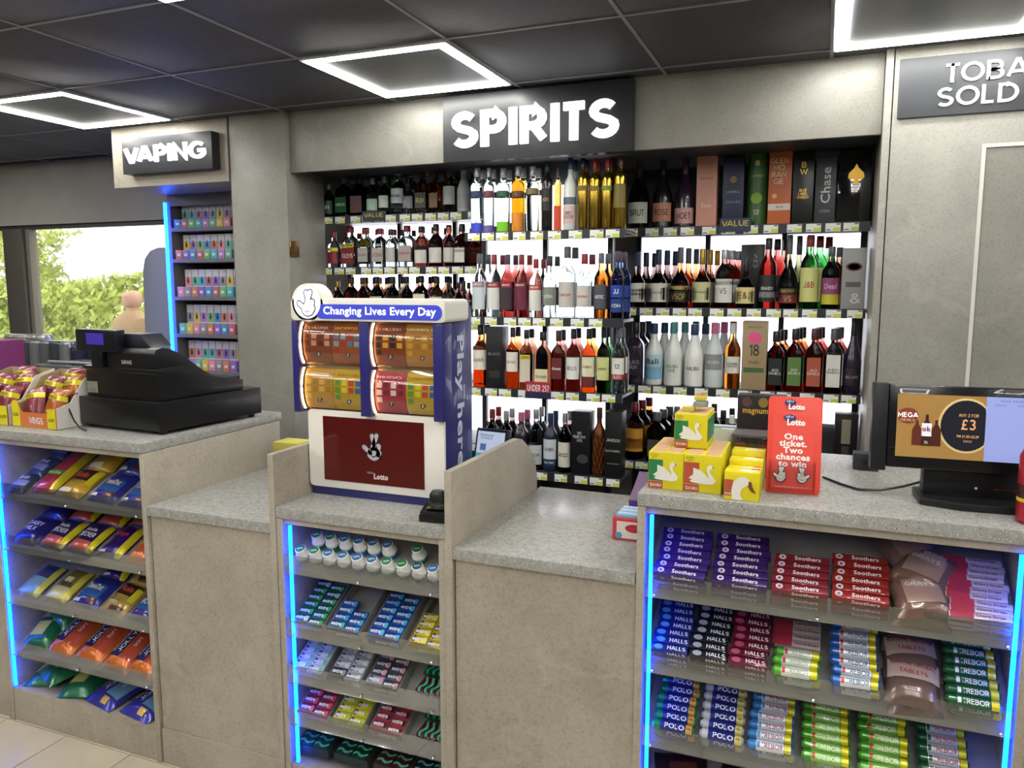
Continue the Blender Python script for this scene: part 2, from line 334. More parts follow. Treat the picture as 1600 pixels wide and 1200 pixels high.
studm = MB().loft([(0, .0045, .0045, 2), (.002, .0045, .0045, 2), (.005, .002, .002, 2)], 10).mesh('stud', mat('#d8d8d8', .2, 1))
def display(x0, x1, zt, lips, label, strips, sides=(1, 1), deck=.127):
    t = empty('display_counter', (0, YF, 0))
    for k, x in enumerate((x0, x1)):
        if sides[k]: ob('side_panel', MB().box(x-.010, x+.010, .002, .68, 0, zt-.0335).mesh('side_panel', CONC, .001), t)
    a, b = x0+.0105, x1-.0105
    ob('plinth', MB().box(a, b, .006, .03, 0, deck-.018).mesh('plinth', CONC), t)
    ob('deck', MB().box(a, b, .006, .40, deck-.0175, deck).mesh('deck', CONC), t)
    ob('back_panel', MB().box(a, b, .42, .436, deck, zt-.034).mesh('back_panel', CONC_D), t)
    ob('top_rail', MB().box(a, b, .012, .03, zt-.052, zt-.034).mesh('top_rail', CONC), t)
    for zb in lips:
        s = ob('shelf', MB().prism([(.012, zb), (.012, zb+.018), (.012+.30*CA, zb+.018+.30*SA), (.012+.30*CA, zb+.30*SA)], a, b, 'X').mesh('shelf', mat('#8d8b86', .5)), t)
        ob('front_lip', MB().prism([(.002, zb+.004), (.005, zb+.004), (.005, zb+.062), (.002, zb+.064)], a+.002, b-.002, 'X').mesh('front_lip', ACRY), s)
        n = 3 if b - a < 1 else 4
        for i in range(n): ob('stud', studm, s, (a + .025 + (b-a-.05)*i/(n-1), .0015, zb+.010), (PI/2, 0, 0))
    for x in strips: ob('led_strip', MB().box(x-.004, x+.004, .004, .012, deck+.01, zt-.054).mesh('led_strip', LED_B), t)
    tag(t, label, 'display counter', 'shelved counter units'); return t
LX0, LX1 = -2.735, -2.020
display(LX0, LX1, ZH, (.845, .653, .452, .253), 'grey counter unit with sloping shelves of chocolate bags and sweets', [LX0+.022])
tag(ob('counter_panel', MB().box(-3.8, LX0-.012, YF+.01, YF+.66, 0, ZH-.034).mesh('counter_panel', CONC)), 'plain grey counter front beyond the chocolate shelves', 'counter')
CX0, CX1 = -1.484, -.941
display(CX0, CX1, ZM, (.741, .542, .393, .255), 'grey counter unit with sloping shelves of chewing gum', [CX0+.034])
RX0, RX1 = -.392, .430
display(RX0, RX1, ZH, (.834, .637, .439, .240), 'grey counter unit with sloping shelves of mints and throat sweets', [RX0+.025, RX1-.022])
tag(ob('counter_panel', MB().box(RX1+.012, 1.0, YF+.01, YF+.64, 0, ZH-.034).mesh('counter_panel', CONC)), 'plain grey counter front past the mint shelves', 'counter')
# upright dividers either side of the lottery stand
dm = MB().box(-.0105, .0105, 0, .64, 0, 1.107).mesh('divider', CONC, .001)
tag(ob('divider_panel', dm, None, (-1.506, YF-.002, 0)), 'upright grey divider between low worktop and lottery stand', 'divider')
pr_ = [(0, 0), (.68, 0), (.68, .945), (.66, 1.0), (.60, 1.06), (.535, 1.098), (.50, 1.107), (0, 1.107)]
tag(ob('divider_panel', MB().prism(pr_, -.0105, .0105, 'X').mesh('divider', CONC, .001), None, (-.919, YF-.002, 0)), 'upright grey divider with rounded end between lottery stand and low worktop', 'divider')
# ------------------------------------------------------------------ back wall units
col = struct(ob('wall_column', MB().box(-2.656, -2.335, 3.04, 3.33, 0, HC).mesh('column', CONC_D, .001)))
ob('joint', MB().box(-2.668, -2.658, 3.05, 3.3, 0, HC).mesh('joint', mat('#5d5b56', .6)), col)
hd = struct(ob('wall_header', MB().box(-2.333, .158, 3.07, 3.095, 2.127, HC).mesh('header', CONC_D, .001)))
ob('soffit', MB().box(-2.333, .158, 3.096, 3.74, 2.14, 2.155).mesh('soffit', mat('#3a3b3d', .5)), hd)
wt = struct(ob('wall_tobacco', MB().box(.188, 2.5, 3.04, 3.07, 0, HC).mesh('wall', CONC_D, .001)))
ob('edge_panel', MB().box(.160, .184, 3.036, 3.72, 0, HC).mesh('edge_panel', CONC_D, .001), wt)
tr = struct(empty('trim_2', (0, 3.04, 0)))
ob('door_trim', MB().box(.462, .474, -.008, 0, .0, 2.068).mesh('door_trim', mat('#cfcdc4', .4)), tr)
ob('door_trim', MB().box(.474, 1.30, -.008, 0, 2.056, 2.068).mesh('door_trim', mat('#cfcdc4', .4)), tr)
ob('door_trim', MB().box(1.30, 1.312, -.008, 0, .0, 2.068).mesh('door_trim', mat('#cfcdc4', .4)), tr)
ob('door_panel', MB().box(.476, 1.298, -.003, 0, .01, 2.054).mesh('door_panel', CONC_D), tr)
sw = empty('wall_socket', (-2.334, 3.075, 1.778))
ob('plate', MB().box(0, .007, -.032, .032, -.036, .036).mesh('plate', mat('#8a6a3c', .25, 1), .002), sw)
ob('rocker', MB().box(.007, .010, -.012, .012, -.016, .016).mesh('rocker', mat('#5a4020', .4)), sw)
tag(sw, 'small brass wall switch on the grey column', 'switch')
g2 = empty('wall_box', (-2.334, 3.085, 1.50)); ob('cover', MB().box(0, .012, -.03, .03, -.07, .07).mesh('cover', mat('#4a5254', .4), .003), g2)
tag(g2, 'dark grey rectangular box on the column below the switch', 'wall box')
# signs
def sign(name, x0, x1, z0, z1, yf, yb, txt, tw, th, cx, cz, m, label, depth=.012, bold=.055, bm_=mat('#26272b', .4)):
    t = empty(name, ((x0+x1)/2, yb, z0)); c = (x0+x1)/2
    ob('sign_box', MB().box(x0-c, x1-c, yf-yb, 0, 0, z1-z0).mesh('sign_box', bm_, .002), t)
    ob('lettering', text(txt, tw, th, m, bold, up=True, thick=depth), t, (cx-c, yf-yb-.001, cz-z0))
    return tag(t, label, 'sign')
sign('illuminated_sign', -1.515, -.71, 2.118, 2.386, 3.018, 3.069, 'SPIRITS', .71, .158, -1.115, 2.25, SIGN_W, 'black box sign with glowing white SPIRITS lettering')
sign('illuminated_sign', -3.282, -2.715, 2.157, 2.330, 2.985, 3.039, 'VAPING', .515, .092, -3.004, 2.246, SIGN_W, 'black box sign with glowing white VAPING lettering', bold=.042)
sign('wall_sign', .203, .907, 2.168, 2.362, 3.030, 3.039, 'TOBACCO\nSOLD HERE', .47, .136, .555, 2.264, mat('#e6e2d8', .5), 'flat dark sign reading TOBACCO SOLD HERE', .003, .02, mat('#3a3d42', .5))

# ------------------------------------------------------------------ spirits display: three lit bays
TICK = MB().box(-.028, .028, -.0012, 0, -.016, .016, 0).box(.0, .027, -.0016, -.0012, -.0145, -.001, 1).box(-.026, -.008, -.0016, -.0012, -.012, -.008, 2).box(.012, .026, -.0016, -.0012, .010, .0145, 2).mesh('price_ticket', [mat('#eceee6', .5), mat('#d3d64e', .5), mat('#4c4f55', .5)], smooth=False)
RAILM = mat('#23262b', .4); SHELFM = mat('#3a3d42', .4)
BAYS = {'L': ('left', -2.44, -1.462, 3.33, [1.91, 1.66, 1.40, 1.12, .82]), 'C': ('middle', -1.458, -.748, 3.10, [1.795, 1.435, 1.125, .77]), 'R': ('right', -.835, .157, 3.38, [1.816, 1.475, 1.133, .79])}
ROWN = ['top', 'second', 'third', 'fourth', 'fifth']
TOPZ = {}; YB = {}
for key, (bn, x0, x1, yf, zs) in BAYS.items():
    t = empty('spirits_bay', ((x0+x1)/2, yf, 0)); c = (x0+x1)/2; YB[key] = 3.70 if key != 'C' else 3.30; yb = YB[key] - yf
    xr = x1 if key != 'C' else -.845; n = max(2, round((xr-x0)/.36)); sw_ = (xr-x0)/n
    for i in range(n):
        ob('light_panel', MB().box(x0-c+sw_*i+.012, x0-c+sw_*(i+1)-.012, yb, yb+.008, zs[-1] + .034 + (.17 if key != 'L' else -.09), {'L': 1.93, 'C': 2.04, 'R': 1.83}[key]).mesh('light_panel', LED_BACK), t)
    for i in range(n+1):
        e = .012 if i == 0 else -.012 if i == n else 0
        ob('upright', MB().box(x0-c+sw_*i-.011+e, x0-c+sw_*i+.011+e, yb-.02, yb+.012, .1, 2.13).mesh('upright', RAILM), t)
    ob('back_board', MB().box(x0-c, xr-c, yb+.013, yb+.019, .05, 2.138).mesh('back_board', mat('#55565a', .6)), t)
    ob('base', MB().box(x0-c, x1-c, .02, yb, .0, .12).mesh('base', DARK), t)
    for r, zb in enumerate(zs):
        z = zb + .034; TOPZ[key, r] = z
        s = ob('shelf', MB().box(x0-c+.002, x1-c-.002, .006, yb-.022, z-.014, z).mesh('shelf', SHELFM, .001), t)
        ob('price_rail', MB().prism([(0, zb), (.005, zb), (.005, z+.004), (0, z+.004)], x0-c+.002, x1-c-.002, 'X').mesh('price_rail', RAILM), s)
        x = x0 - c + .045; k = 0
        while x < x1 - c - .03:
            ob('price_ticket', TICK, s, (x, -.0005, zb+.018)); k += 1
            x += random.choice((.066, .072, .078, .09))
    tag(t, 'dark %s bay of the spirits shelving with lit white back panels' % bn, 'shelving', 'spirits shelving bays')
def rail_card(x, y, z, w_, h, m, txt, tm_, label, sub=None):
    t = empty('shelf_card', (x, y, z)); ob('card', MB().box(-w_/2, w_/2, -.002, 0, 0, h).mesh('card', m), t)
    ob('lettering', text(txt, w_*.86, h*.42, tm_, .02, up=True), t, (0, -.0026, h*.62))
    if sub: ob('lower_panel', MB().box(-w_/2, w_/2, -.003, -.002, 0, h*.38).mesh('lower_panel', sub), t)
    tag(t, label, 'sign')
rail_card(-1.115, 3.097, 1.127, .115, .072, mat('#b3253c', .5), 'UNDER 25?', WHITE, 'red and navy UNDER 25 age check card on a price rail', mat('#1f2748', .5))
rail_card(-2.05, 3.327, 1.915, .125, .05, mat('#2c3a44', .5), 'VALUE', mat('#c9b64a', .5), 'dark VALUE card with gold lettering on the left bay rail')
rail_card(-.355, 3.377, 1.826, .125, .055, mat('#28344f', .5), 'VALUE', mat('#c9b64a', .5), 'dark VALUE card with gold lettering on the right bay rail')

# bottle shapes: list of (height fraction, radius fraction); cap from..to and its radius fraction; body exponent
SH = {
 'std':  ([(0, .93), (.012, 1), (.57, 1), (.63, .95), (.68, .76), (.73, .5), (.77, .38), (.88, .35)], (.84, 1, .40), 2),
 'sq':   ([(0, .94), (.012, 1), (.60, 1), (.66, .93), (.72, .62), (.76, .42), (.79, .38), (.86, .36)], (.82, 1, .44), 5),
 'bulb': ([(0, .80), (.012, .88), (.14, 1), (.34, 1), (.46, .82), (.54, .52), (.60, .34), (.68, .27), (.80, .26)], (.74, 1, .30), 2.2),
 'tall': ([(0, .94), (.01, 1), (.70, 1), (.745, .93), (.78, .60), (.81, .44), (.90, .42)], (.86, 1, .46), 2),
 'champ':([(0, .90), (.02, 1), (.42, 1), (.52, .88), (.62, .60), (.70, .40), (.80, .33), (.90, .30)], (.70, 1, .345), 2),
 'mal':  ([(0, .92), (.015, 1), (.46, 1), (.56, .90), (.66, .66), (.75, .45), (.82, .38), (.88, .36)], (.83, 1, .42), 2),
 'flat': ([(0, .92), (.015, 1), (.58, 1), (.66, .9), (.72, .62), (.77, .4), (.80, .34), (.88, .32)], (.85, 1, .40), 3.2),
}
GLS = {'clear': '#dbe4e2', 'green': '#2a7a34', 'dkgreen': '#173a1c', 'olive': '#2c3012', 'amber': '#8a3a0c', 'gold': '#d89a2c', 'red': '#7a1812', 'rose': '#5a2018', 'brown': '#4a1e0c', 'dark': '#241008', 'blue': '#1438b8', 'purple': '#3a2048', 'orange': '#b8560f', 'yellow': '#d8b020', 'pale': '#b4d8c0'}
SOL = {'black': mat('#121214', .25, 0, 0, .6), 'navy': mat('#1b2236', .3), 'white': mat('#e4e6e0', .3, 0, 0, .4), 'goldm': mat('#b79a3e', .22, 1), 'frost': mat('#c9cfcf', .45), 'copper': mat('#6e3a22', .35, .7), 'bluew': mat('#9fc3d6', .3), 'plum': mat('#2a1c30', .25, 0, 0, .6)}
CAPC = {'red': '#8a1f2a', 'black': '#202228', 'silver': '#aeb2b6', 'gold': '#b08d3c', 'white': '#d9d9d6', 'navy': '#243a5e', 'grey': '#5c6068', 'teal': '#4e9490', 'pink': '#c8688c', 'brown': '#4a3026', 'orange': '#c7682c', 'purple': '#4a3350'}
BM = {}
def bottle_mesh(shape, R, H, g):
    k = (shape, round(R, 3), round(H, 3), g)
    if k in BM: return BM[k]
    pf, cp, e = SH[shape]; ry = R*.72 if shape == 'flat' else R
    m = GLS.get(g); m = glass(m) if m else SOL[g]
    secs = [(z*H, r*R, max(r*ry, min(r*R, .36*R)), e if r > .6 else 2) for z, r in pf]
    BM[k] = MB().loft(secs, 20).mesh('bottle', m); return BM[k]
def cap_mesh(shape, R, H, c):
    k = ('cap', shape, round(R, 3), round(H, 3), c)
    if k in BM: return BM[k]
    a, b, r = SH[shape][1]; R_ = r*R
    secs = [(a*H, R_*1.02, R_*1.02, 2), (a*H+.002, R_*1.05, R_*1.05, 2), (b*H-.003, R_, R_, 2), (b*H, R_*.9, R_*.9, 2)]
    BM[k] = MB().loft(secs, 14).mesh('cap', mat(CAPC[c], .35, .6 if c in ('silver', 'gold') else 0)); return BM[k]
def label_mesh(shape, R, z0, z1, col, arc=1.15):
    k = ('lab', shape, round(R, 3), round(z0, 3), round(z1, 3), col, arc)
    if k in BM: return BM[k]
    mb = MB()
    if shape in ('sq', 'flat'):
        ry = R*(.72 if shape == 'flat' else 1)*1.015; wv = R*.78
        mb.box(-wv, wv, -ry-.0012, -ry+.004, z0, z1)
    else:
        n = 12; r = R + .0009; vs = []
        for i in range(n+1):
            a = -arc + 2*arc*i/n; vs += [(r*math.sin(a), -r*math.cos(a), z0), (r*math.sin(a), -r*math.cos(a), z1)]
        mb.add(vs, [(2*i, 2*i+2, 2*i+3, 2*i+1) for i in range(n)])
    BM[k] = mb.mesh('label', mat(col, .5)); return BM[k]
CNAME = {'dkgreen': 'dark green', 'goldm': 'shiny gold', 'frost': 'frosted grey', 'bluew': 'pale blue', 'plum': 'black', 'pale': 'pale green', 'rose': 'reddish', 'dark': 'dark brown'}
ROWG = {'L': 'left', 'C': 'middle', 'R': 'right'}
def bottle(bay, r, idx, x, w_, h, shape, g, cap, labs, desc, rear=1, dx=0):
    if bay != 'C' and rear: rear = 2; dx = dx or .03
    """labs: list of (z0, z1 fractions, colour, text, text colour)"""
    yf = BAYS[bay][3]; z = TOPZ[bay, r] + .0005; R = w_/2*.97; H = max(h, .12)
    for k in range(rear + 1):
        y = yf + .022 + R + k*(2*R + .006)
        if y + R > YB[bay] - .022: break
        o = ob('bottle', bottle_mesh(shape, R, H, g), None, (x + k*dx, y, z))
        ob('cap', cap_mesh(shape, R, H, cap), o)
        for (a, b, c, txt, tc) in labs:
            ob('label', label_mesh(shape, R, a*H, b*H, c), o)
            if txt and k == 0:
                n = max(len(q) for q in txt.split('\n')); ln = txt.count('\n') + 1
                tw = min(R*1.5, n*.0085*R/.035*1.6); th = min((b-a)*H*.62, tw/n*1.5*ln*1.15)
                if shape in ('sq', 'flat'):
                    ry = R*(.72 if shape == 'flat' else 1)*1.015
                    ob('lettering', text(txt, min(tw, R*1.36), th, mat(tc, .5), .015, up=True), o, (0, -ry-.0018, (a+b)/2*H))
                else:
                    ob('lettering', text(txt, tw, th, mat(tc, .5), .015, R=R+.0016), o, (0, 0, (a+b)/2*H))
        sh = ROWN[r] + ' shelf, ' + ROWG[bay] + ' bay'
        if k == 0: tag(o, '%s, %s on %s' % (desc, ORD[idx], sh), 'bottle', 'bottles on the ' + sh)
        else: tag(o, '%s%s bottle behind the %s on %s' % (('', '', 'rearmost ')[k], CNAME.get(g, g), ORD[idx], sh), 'bottle', 'rear bottles on the ' + sh)
def carton(bay, r, idx, x, w_, h, m, desc, prints=(), d=.075, rnd=False, back=0):
    yf = BAYS[bay][3]; z = TOPZ[bay, r] + .0005
    if rnd: me = MB().loft([(0, w_/2, w_/2, 2), (h*.95, w_/2, w_/2, 2), (h*.955, w_/2*1.03, w_/2*1.03, 2), (h, w_/2*1.03, w_/2*1.03, 2)], 24).mesh('carton', m)
    else: me = boxm(w_, d, h, m, .0015)
    dd = w_ if rnd else d
    o = ob('gift_tube' if rnd else 'gift_box', me, None, (x, yf + .02 + dd/2 + back, z))
    for (kind, cx, cz, pw, ph, arg, c) in prints:
        yy = -dd/2 - .0008
        if kind == 't': ob('lettering', text(arg, pw, ph, c, .012, up=not rnd, R=(w_/2+.0016 if rnd else 0)), o, (cx, 0 if rnd else yy-.0004, cz))
        elif kind == 'tv': ob('lettering', text(arg, ph, pw, c, .012, up=True), o, (cx, yy-.0004, cz), (0, -PI/2, 0))
        elif kind == 'r': ob('band', MB().box(-pw/2, pw/2, yy, yy+.002, -ph/2, ph/2).mesh('band', c), o, (cx, 0, cz))
        elif kind == 'd': ob('emblem', poly(ell(0, 0, pw/2, ph/2, 18), c), o, (cx, yy-(.004 if rnd else 0), cz))
        elif kind == 'p': ob('emblem', poly([(p*pw, q*ph) for p, q in arg], c), o, (cx, yy, cz))
    tag(o, '%s, %s on %s shelf, %s bay' % (desc, ORD[idx], ROWN[r], ROWG[bay]), 'gift box', 'boxed spirits'); return o
CR = '#e9e4d4'; WH = '#e8e8e4'; RD = '#9c2a30'; BK = '#17181c'; NV = '#1f2c4a'; GD = '#b99a4a'; KH = '#d8cf96'
# left bay
def row(bay, r, items):
    for i, it in enumerate(items): bottle(bay, r, i, *it)
XL = .985   # the left bay stands a little nearer than first measured
def lrow(items): return [(q[0]*XL, q[1]*XL) + tuple(q[2:]) for q in items]
row('L', 0, lrow([
 (-2.378, .062, .169, 'std', 'dkgreen', 'silver', [(.12, .5, '#24502f', 'GIN', WH)], 'short dark green gin bottle with silver cap'),
 (-2.29, .083, .204, 'sq', 'dkgreen', 'grey', [(.12, .48, '#1f5a33', 'GORDONS', WH)], 'taller dark green gin bottle with grey cap'),
 (-2.199, .084, .200, 'sq', 'olive', 'brown', [(.1, .5, '#6b4a4c', '', WH)], 'olive bottle with dull purple label'),
 (-2.118, .068, .185, 'std', 'pale', 'silver', [(.15, .45, '#b8d6c6', '', BK)], 'pale green glass bottle with mint label'),
 (-2.05, .059, .192, 'std', 'green', 'silver', [(.2, .5, '#dfe6dc', '', BK)], 'bright green bottle with white label'),
 (-1.975, .074, .230, 'std', 'clear', 'white', [(.25, .55, '#c9d0d2', 'BACARDI', BK)], 'tall clear rum bottle with pale label'),
 (-1.914, .061, .158, 'std', 'clear', 'black', [(.2, .55, '#8f979c', '', BK)], 'small clear bottle with grey label'),
 (-1.841, .077, .203, 'flat', 'orange', 'brown', [(.15, .5, '#4d4f45', 'RUM', KH)], 'orange glowing bottle with dark label'),
 (-1.769, .056, .192, 'flat', 'amber', 'brown', [(.15, .5, '#7a6a4c', '', BK)], 'slim amber bottle with brown cap'),
 (-1.69, .068, .201, 'tall', 'clear', 'grey', [(.2, .62, '#b9c0c4', '', BK)], 'clear straight bottle with silver grey label'),
 (-1.616, .066, .211, 'mal', 'frost', 'white', [(.1, .4, '#b5b8ba', '', BK)], 'frosted white bottle with round shoulders'),
]))
row('L', 1, lrow([
 (-2.356, .068, .181, 'std', 'clear', 'red', [(.12, .45, '#8f2f33', '', WH), (.46, .56, '#d9c93c', '', BK)], 'clear bottle with red cap and yellow band'),
 (-2.264, .094, .207, 'flat', 'clear', 'red', [(.1, .48, '#8f2f33', 'GLENS', WH), (.49, .58, '#d9c93c', '5.99', BK)], 'wide clear bottle with red label and price'),
 (-2.173, .073, .194, 'flat', 'clear', 'red', [(.15, .5, '#b9b2ac', 'RUSSIAN', RD)], 'clear vodka bottle with dull cream label'),
 (-2.088, .082, .192, 'flat', 'clear', 'red', [(.15, .5, '#b9b2ac', 'VODKA', RD)], 'broad clear vodka bottle with cream label'),
 (-2.017, .058, .186, 'std', 'clear', 'black', [(.15, .5, '#c7c4be', '', RD)], 'slim clear vodka bottle with pale label'),
 (-1.934, .092, .202, 'flat', 'clear', 'red', [(.15, .52, '#b7aaa4', 'SMIRNOFF', RD)], 'large clear vodka bottle with red lettering'),
 (-1.849, .072, .196, 'std', 'rose', 'black', [(.1, .42, '#dedad2', '', BK)], 'rose brown bottle with square white label'),
 (-1.769, .075, .204, 'std', 'brown', 'black', [(.1, .45, '#dedad2', '', BK)], 'brown rum bottle with large white label'),
 (-1.694, .059, .188, 'std', 'red', 'orange', [(.12, .48, '#d8d2cb', '', BK)], 'red bottle with orange cap and white label'),
 (-1.628, .070, .200, 'sq', 'rose', 'black', [(.1, .44, '#dcd9d2', '', BK), (.34, .40, '#33343a', '', BK)], 'dark rose bottle with black and white label'),
 (-1.556, .053, .171, 'std', 'red', 'brown', [], 'small unlabelled red bottle'),
]))
row('L', 2, lrow([
 (-2.344, .071, .195, 'std', 'brown', 'gold', [(.2, .5, '#c9b98a', '', BK)], 'brown whisky bottle with gold cap'),
 (-2.264, .083, .214, 'flat', 'amber', 'brown', [(.2, .5, '#d8c79a', '', BK)], 'amber bottle with cream label and brown cap'),
 (-2.190, .066, .213, 'std', 'brown', 'brown', [(.2, .5, '#b8a878', '', BK)], 'slim brown whisky bottle with tan label'),
 (-2.109, .076, .216, 'std', 'olive', 'black', [(.25, .55, '#c2c69a', '', BK)], 'olive whisky bottle with pale green label'),
 (-2.017, .075, .216, 'std', 'brown', 'black', [(.2, .5, '#b5b58a', '', BK)], 'brown whisky bottle with dull green label'),
 (-1.934, .066, .216, 'std', 'dark', 'black', [(.2, .45, '#d6cdb2', '', BK)], 'dark whisky bottle with cream label'),
 (-1.857, .081, .219, 'flat', 'amber', 'black', [(.25, .6, '#e0d8bc', 'ISLAY', BK)], 'amber bottle with large rounded cream label'),
 (-1.769, .075, .215, 'std', 'brown', 'black', [(.3, .55, '#d3c9ae', '', BK)], 'brown malt whisky bottle with black cap'),
 (-1.699, .047, .187, 'std', 'dark', 'black', [(.3, .55, '#d9d4c4', '', BK)], 'narrow dark bottle with small pale label'),
 (-1.624, .073, .194, 'bulb', 'dark', 'black', [(.1, .4, '#c9b66a', '', BK)], 'round dark bottle with gold label'),
]))
# middle bay
def disc(c, z=.78): return (z-.045, z+.045, c, '', BK)
row('C', 0, [
 (-1.418, .059, .280, 'tall', 'clear', 'silver', [disc('#2c3a5e', .6), (.02, .16, '#3a48c8', '', BK)], 'tall clear bottle with navy disc and blue base', 1),
 (-1.360, .046, .277, 'tall', 'clear', 'silver', [disc('#7a3a48', .6), (.02, .12, '#6a5a9c', '', BK)], 'tall clear bottle with maroon disc', 1),
 (-1.296, .059, .273, 'tall', 'clear', 'silver', [disc('#2f5a48', .6), (.02, .17, '#7ccc2a', '', BK)], 'tall clear bottle with lime green base', 1),
 (-1.228, .057, .276, 'tall', 'gold', 'silver', [disc('#6a4a2a', .58), (.02, .3, '#e08a22', '', BK)], 'tall golden bottle with brown disc and orange base', 1),
 (-1.162, .059, .272, 'tall', 'clear', 'silver', [disc('#8a7a5a', .62)], 'tall clear bottle with bronze disc', 1),
 (-1.096, .049, .286, 'tall', 'black', 'black', [(.3, .62, '#232326', 'XIX', GD)], 'slim tall black bottle', 0),
 (-1.046, .034, .259, 'tall', 'orange', 'brown', [(.02, .4, '#d84a2c', '', BK)], 'narrow orange and red bottle', 0),
 (-.996, .059, .298, 'std', 'white', 'navy', [(.1, .34, '#d9b9b4', 'GREY\nGOOSE', NV), (.36, .46, '#5c6a78', '', BK)], 'white vodka bottle with pink label and navy cap', 1),
 (-.940, .046, .292, 'tall', 'goldm', 'black', [(.55, .62, '#8a7430', '', BK)], 'shiny gold bottle beside the white vodka', 1),
 (-.890, .046, .285, 'tall', 'goldm', 'red', [(.55, .62, '#8a7430', '', BK)], 'shiny gold bottle with red cap', 1),
 (-.838, .046, .285, 'tall', 'goldm', 'red', [(.55, .62, '#7a8a40', '', BK)], 'shiny gold bottle with dull green band', 1),
 (-.784, .052, .292, 'tall', 'goldm', 'brown', [(.3, .62, '#7a6a2e', '', BK)], 'shiny gold bottle at the end of the row', 0),
])
SM = lambda c, t: [(.12, .47, c, '', BK), (.47, .56, t, 'SMIRNOFF', WH)]
row('C', 1, [
 (-1.411, .066, .274, 'std', 'clear', 'grey', SM('#c3cdd0', '#9a8a8c'), 'clear vodka bottle with silver shield label', 1, .012),
 (-1.340, .064, .270, 'std', 'clear', 'red', SM('#d8d6d0', '#a03a40'), 'clear vodka bottle with white shield label', 1, .012),
 (-1.276, .060, .269, 'std', 'red', 'purple', SM('#3a2a30', '#8f2030'), 'glowing red vodka bottle with black label', 1, .012),
 (-1.212, .062, .268, 'std', 'rose', 'red', SM('#6a1f3a', '#7a2030'), 'berry vodka bottle with crimson label', 1, .012),
 (-1.146, .059, .249, 'std', 'clear', 'red', SM('#d9d6cf', '#b04a44'), 'shorter clear vodka bottle with cream shield label', 1, .012),
 (-1.083, .058, .260, 'std', 'clear', 'black', [(.2, .5, '#7c8478', 'VODKA', WH)], 'clear vodka bottle with grey green label', 1, .012),
 (-1.008, .074, .298, 'std', 'clear', 'grey', [(.15, .5, '#c2bdb6', 'SMIRNOFF', RD)], 'large clear vodka bottle towering over its neighbours', 1, .01),
 (-.932, .068, .267, 'std', 'clear', 'red', [(.18, .5, '#c9c2bc', 'IMPERIAL', RD)], 'clear vodka bottle with maroon cap and pale label', 1, .012),
 (-.860, .060, .269, 'std', 'orange', 'grey', [(.15, .52, '#4a4a56', 'ARTIC', WH)], 'orange flavoured vodka bottle with dark label', 1, .012),
 (-.790, .058, .274, 'std', 'blue', 'purple', [(.32, .5, '#1c3f9c', 'JJ', WH), (.1, .3, '#17357c', 'VODKA', WH)], 'vivid blue vodka bottle', 1, .012),
])
row('C', 2, [
 (-1.408, .072, .274, 'std', 'orange', 'black', [(.28, .6, '#e6e0d2', 'FAMOUS', '#7a2f28'), (.6, .66, '#5a2a22', '', BK)], 'amber whisky bottle with bird on white label', 1),
])
for i, it in enumerate([
 (-1.252, .060, .266, 'std', 'amber', 'brown', [(.28, .6, '#e6e0d2', 'FAMOUS', '#7a2f28')], 'amber whisky bottle with cream label by the black box', 1),
 (-1.188, .060, .257, 'flat', 'brown', 'black', [(.12, .5, '#cfc8b4', '', BK), (.5, .58, '#d8c840', 'JURA', BK)], 'whisky bottle with yellow band over a pale label', 1),
 (-1.115, .078, .249, 'flat', 'brown', 'black', [(.1, .36, '#d9d3a8', 'TEACHERS', BK)], 'wide brown whisky bottle with square cream label', 1),
 (-1.042, .058, .257, 'sq', 'rose', 'brown', [(.2, .55, '#6a2426', 'Grants', WH)], 'square red brown whisky bottle', 1),
 (-.976, .064, .265, 'std', 'rose', 'black', [(.2, .55, '#e4e2dc', 'BELLS', BK)], 'whisky bottle with bold white label', 1),
 (-.908, .060, .267, 'std', 'orange', 'black', [(.25, .56, '#e2dbb8', 'BOURBON', '#4a2f22'), (.08, .25, '#6a2a24', '', BK)], 'orange glowing bourbon bottle with round cream label', 1),
 (-.844, .058, .274, 'std', 'dkgreen', 'black', [(.2, .55, '#cdd08a', 'JAMESON', BK)], 'green whiskey bottle with pale yellow label', 1),
 (-.780, .058, .272, 'std', 'clear', 'grey', [(.3, .55, '#dedcd4', '12', BK), (.22, .3, '#a02a30', 'OUZO', WH)], 'clear ouzo bottle with white and red label', 1),
]): bottle('C', 2, i + 2, *it)
carton('C', 2, 1, -1.328, .078, .268, mat('#17171a', .4), 'tall black whisky box', [('t', 0, .15, .055, .012, 'BLACK', mat('#8a8478')), ('r', 0, .06, .05, .03, '', mat('#2c2a28'))])
row('C', 3, [
 (-1.352, .068, .255, 'std', 'dark', 'red', [(.1, .4, '#3a3a40', '', BK)], 'dark wine bottle with red cap', 2),
 (-1.284, .066, .252, 'std', 'dark', 'silver', [(.1, .4, '#b3a46a', '', BK)], 'dark wine bottle with silver cap', 2),
 (-1.214, .072, .249, 'std', 'plum', 'pink', [(.1, .4, '#23232a', '', BK)], 'black bottle with pink cap', 2),
 (-1.143, .066, .267, 'std', 'clear', 'silver', [(.1, .42, '#b9bfc0', 'SAILOR', BK)], 'clear bottle with silver cap and grey label', 2),
 (-1.076, .064, .254, 'std', 'navy', 'navy', [(.22, .56, '#ccd2d6', 'LAMBS', BK), (.1, .22, '#22365e', 'NAVY RUM', WH)], 'navy rum bottle with white label', 1),
 (-1.010, .060, .258, 'std', 'dark', 'silver', [(.1, .52, '#ded8cc', 'Captain\nMorgan', BK)], 'dark rum bottle with tall white label', 1),
])
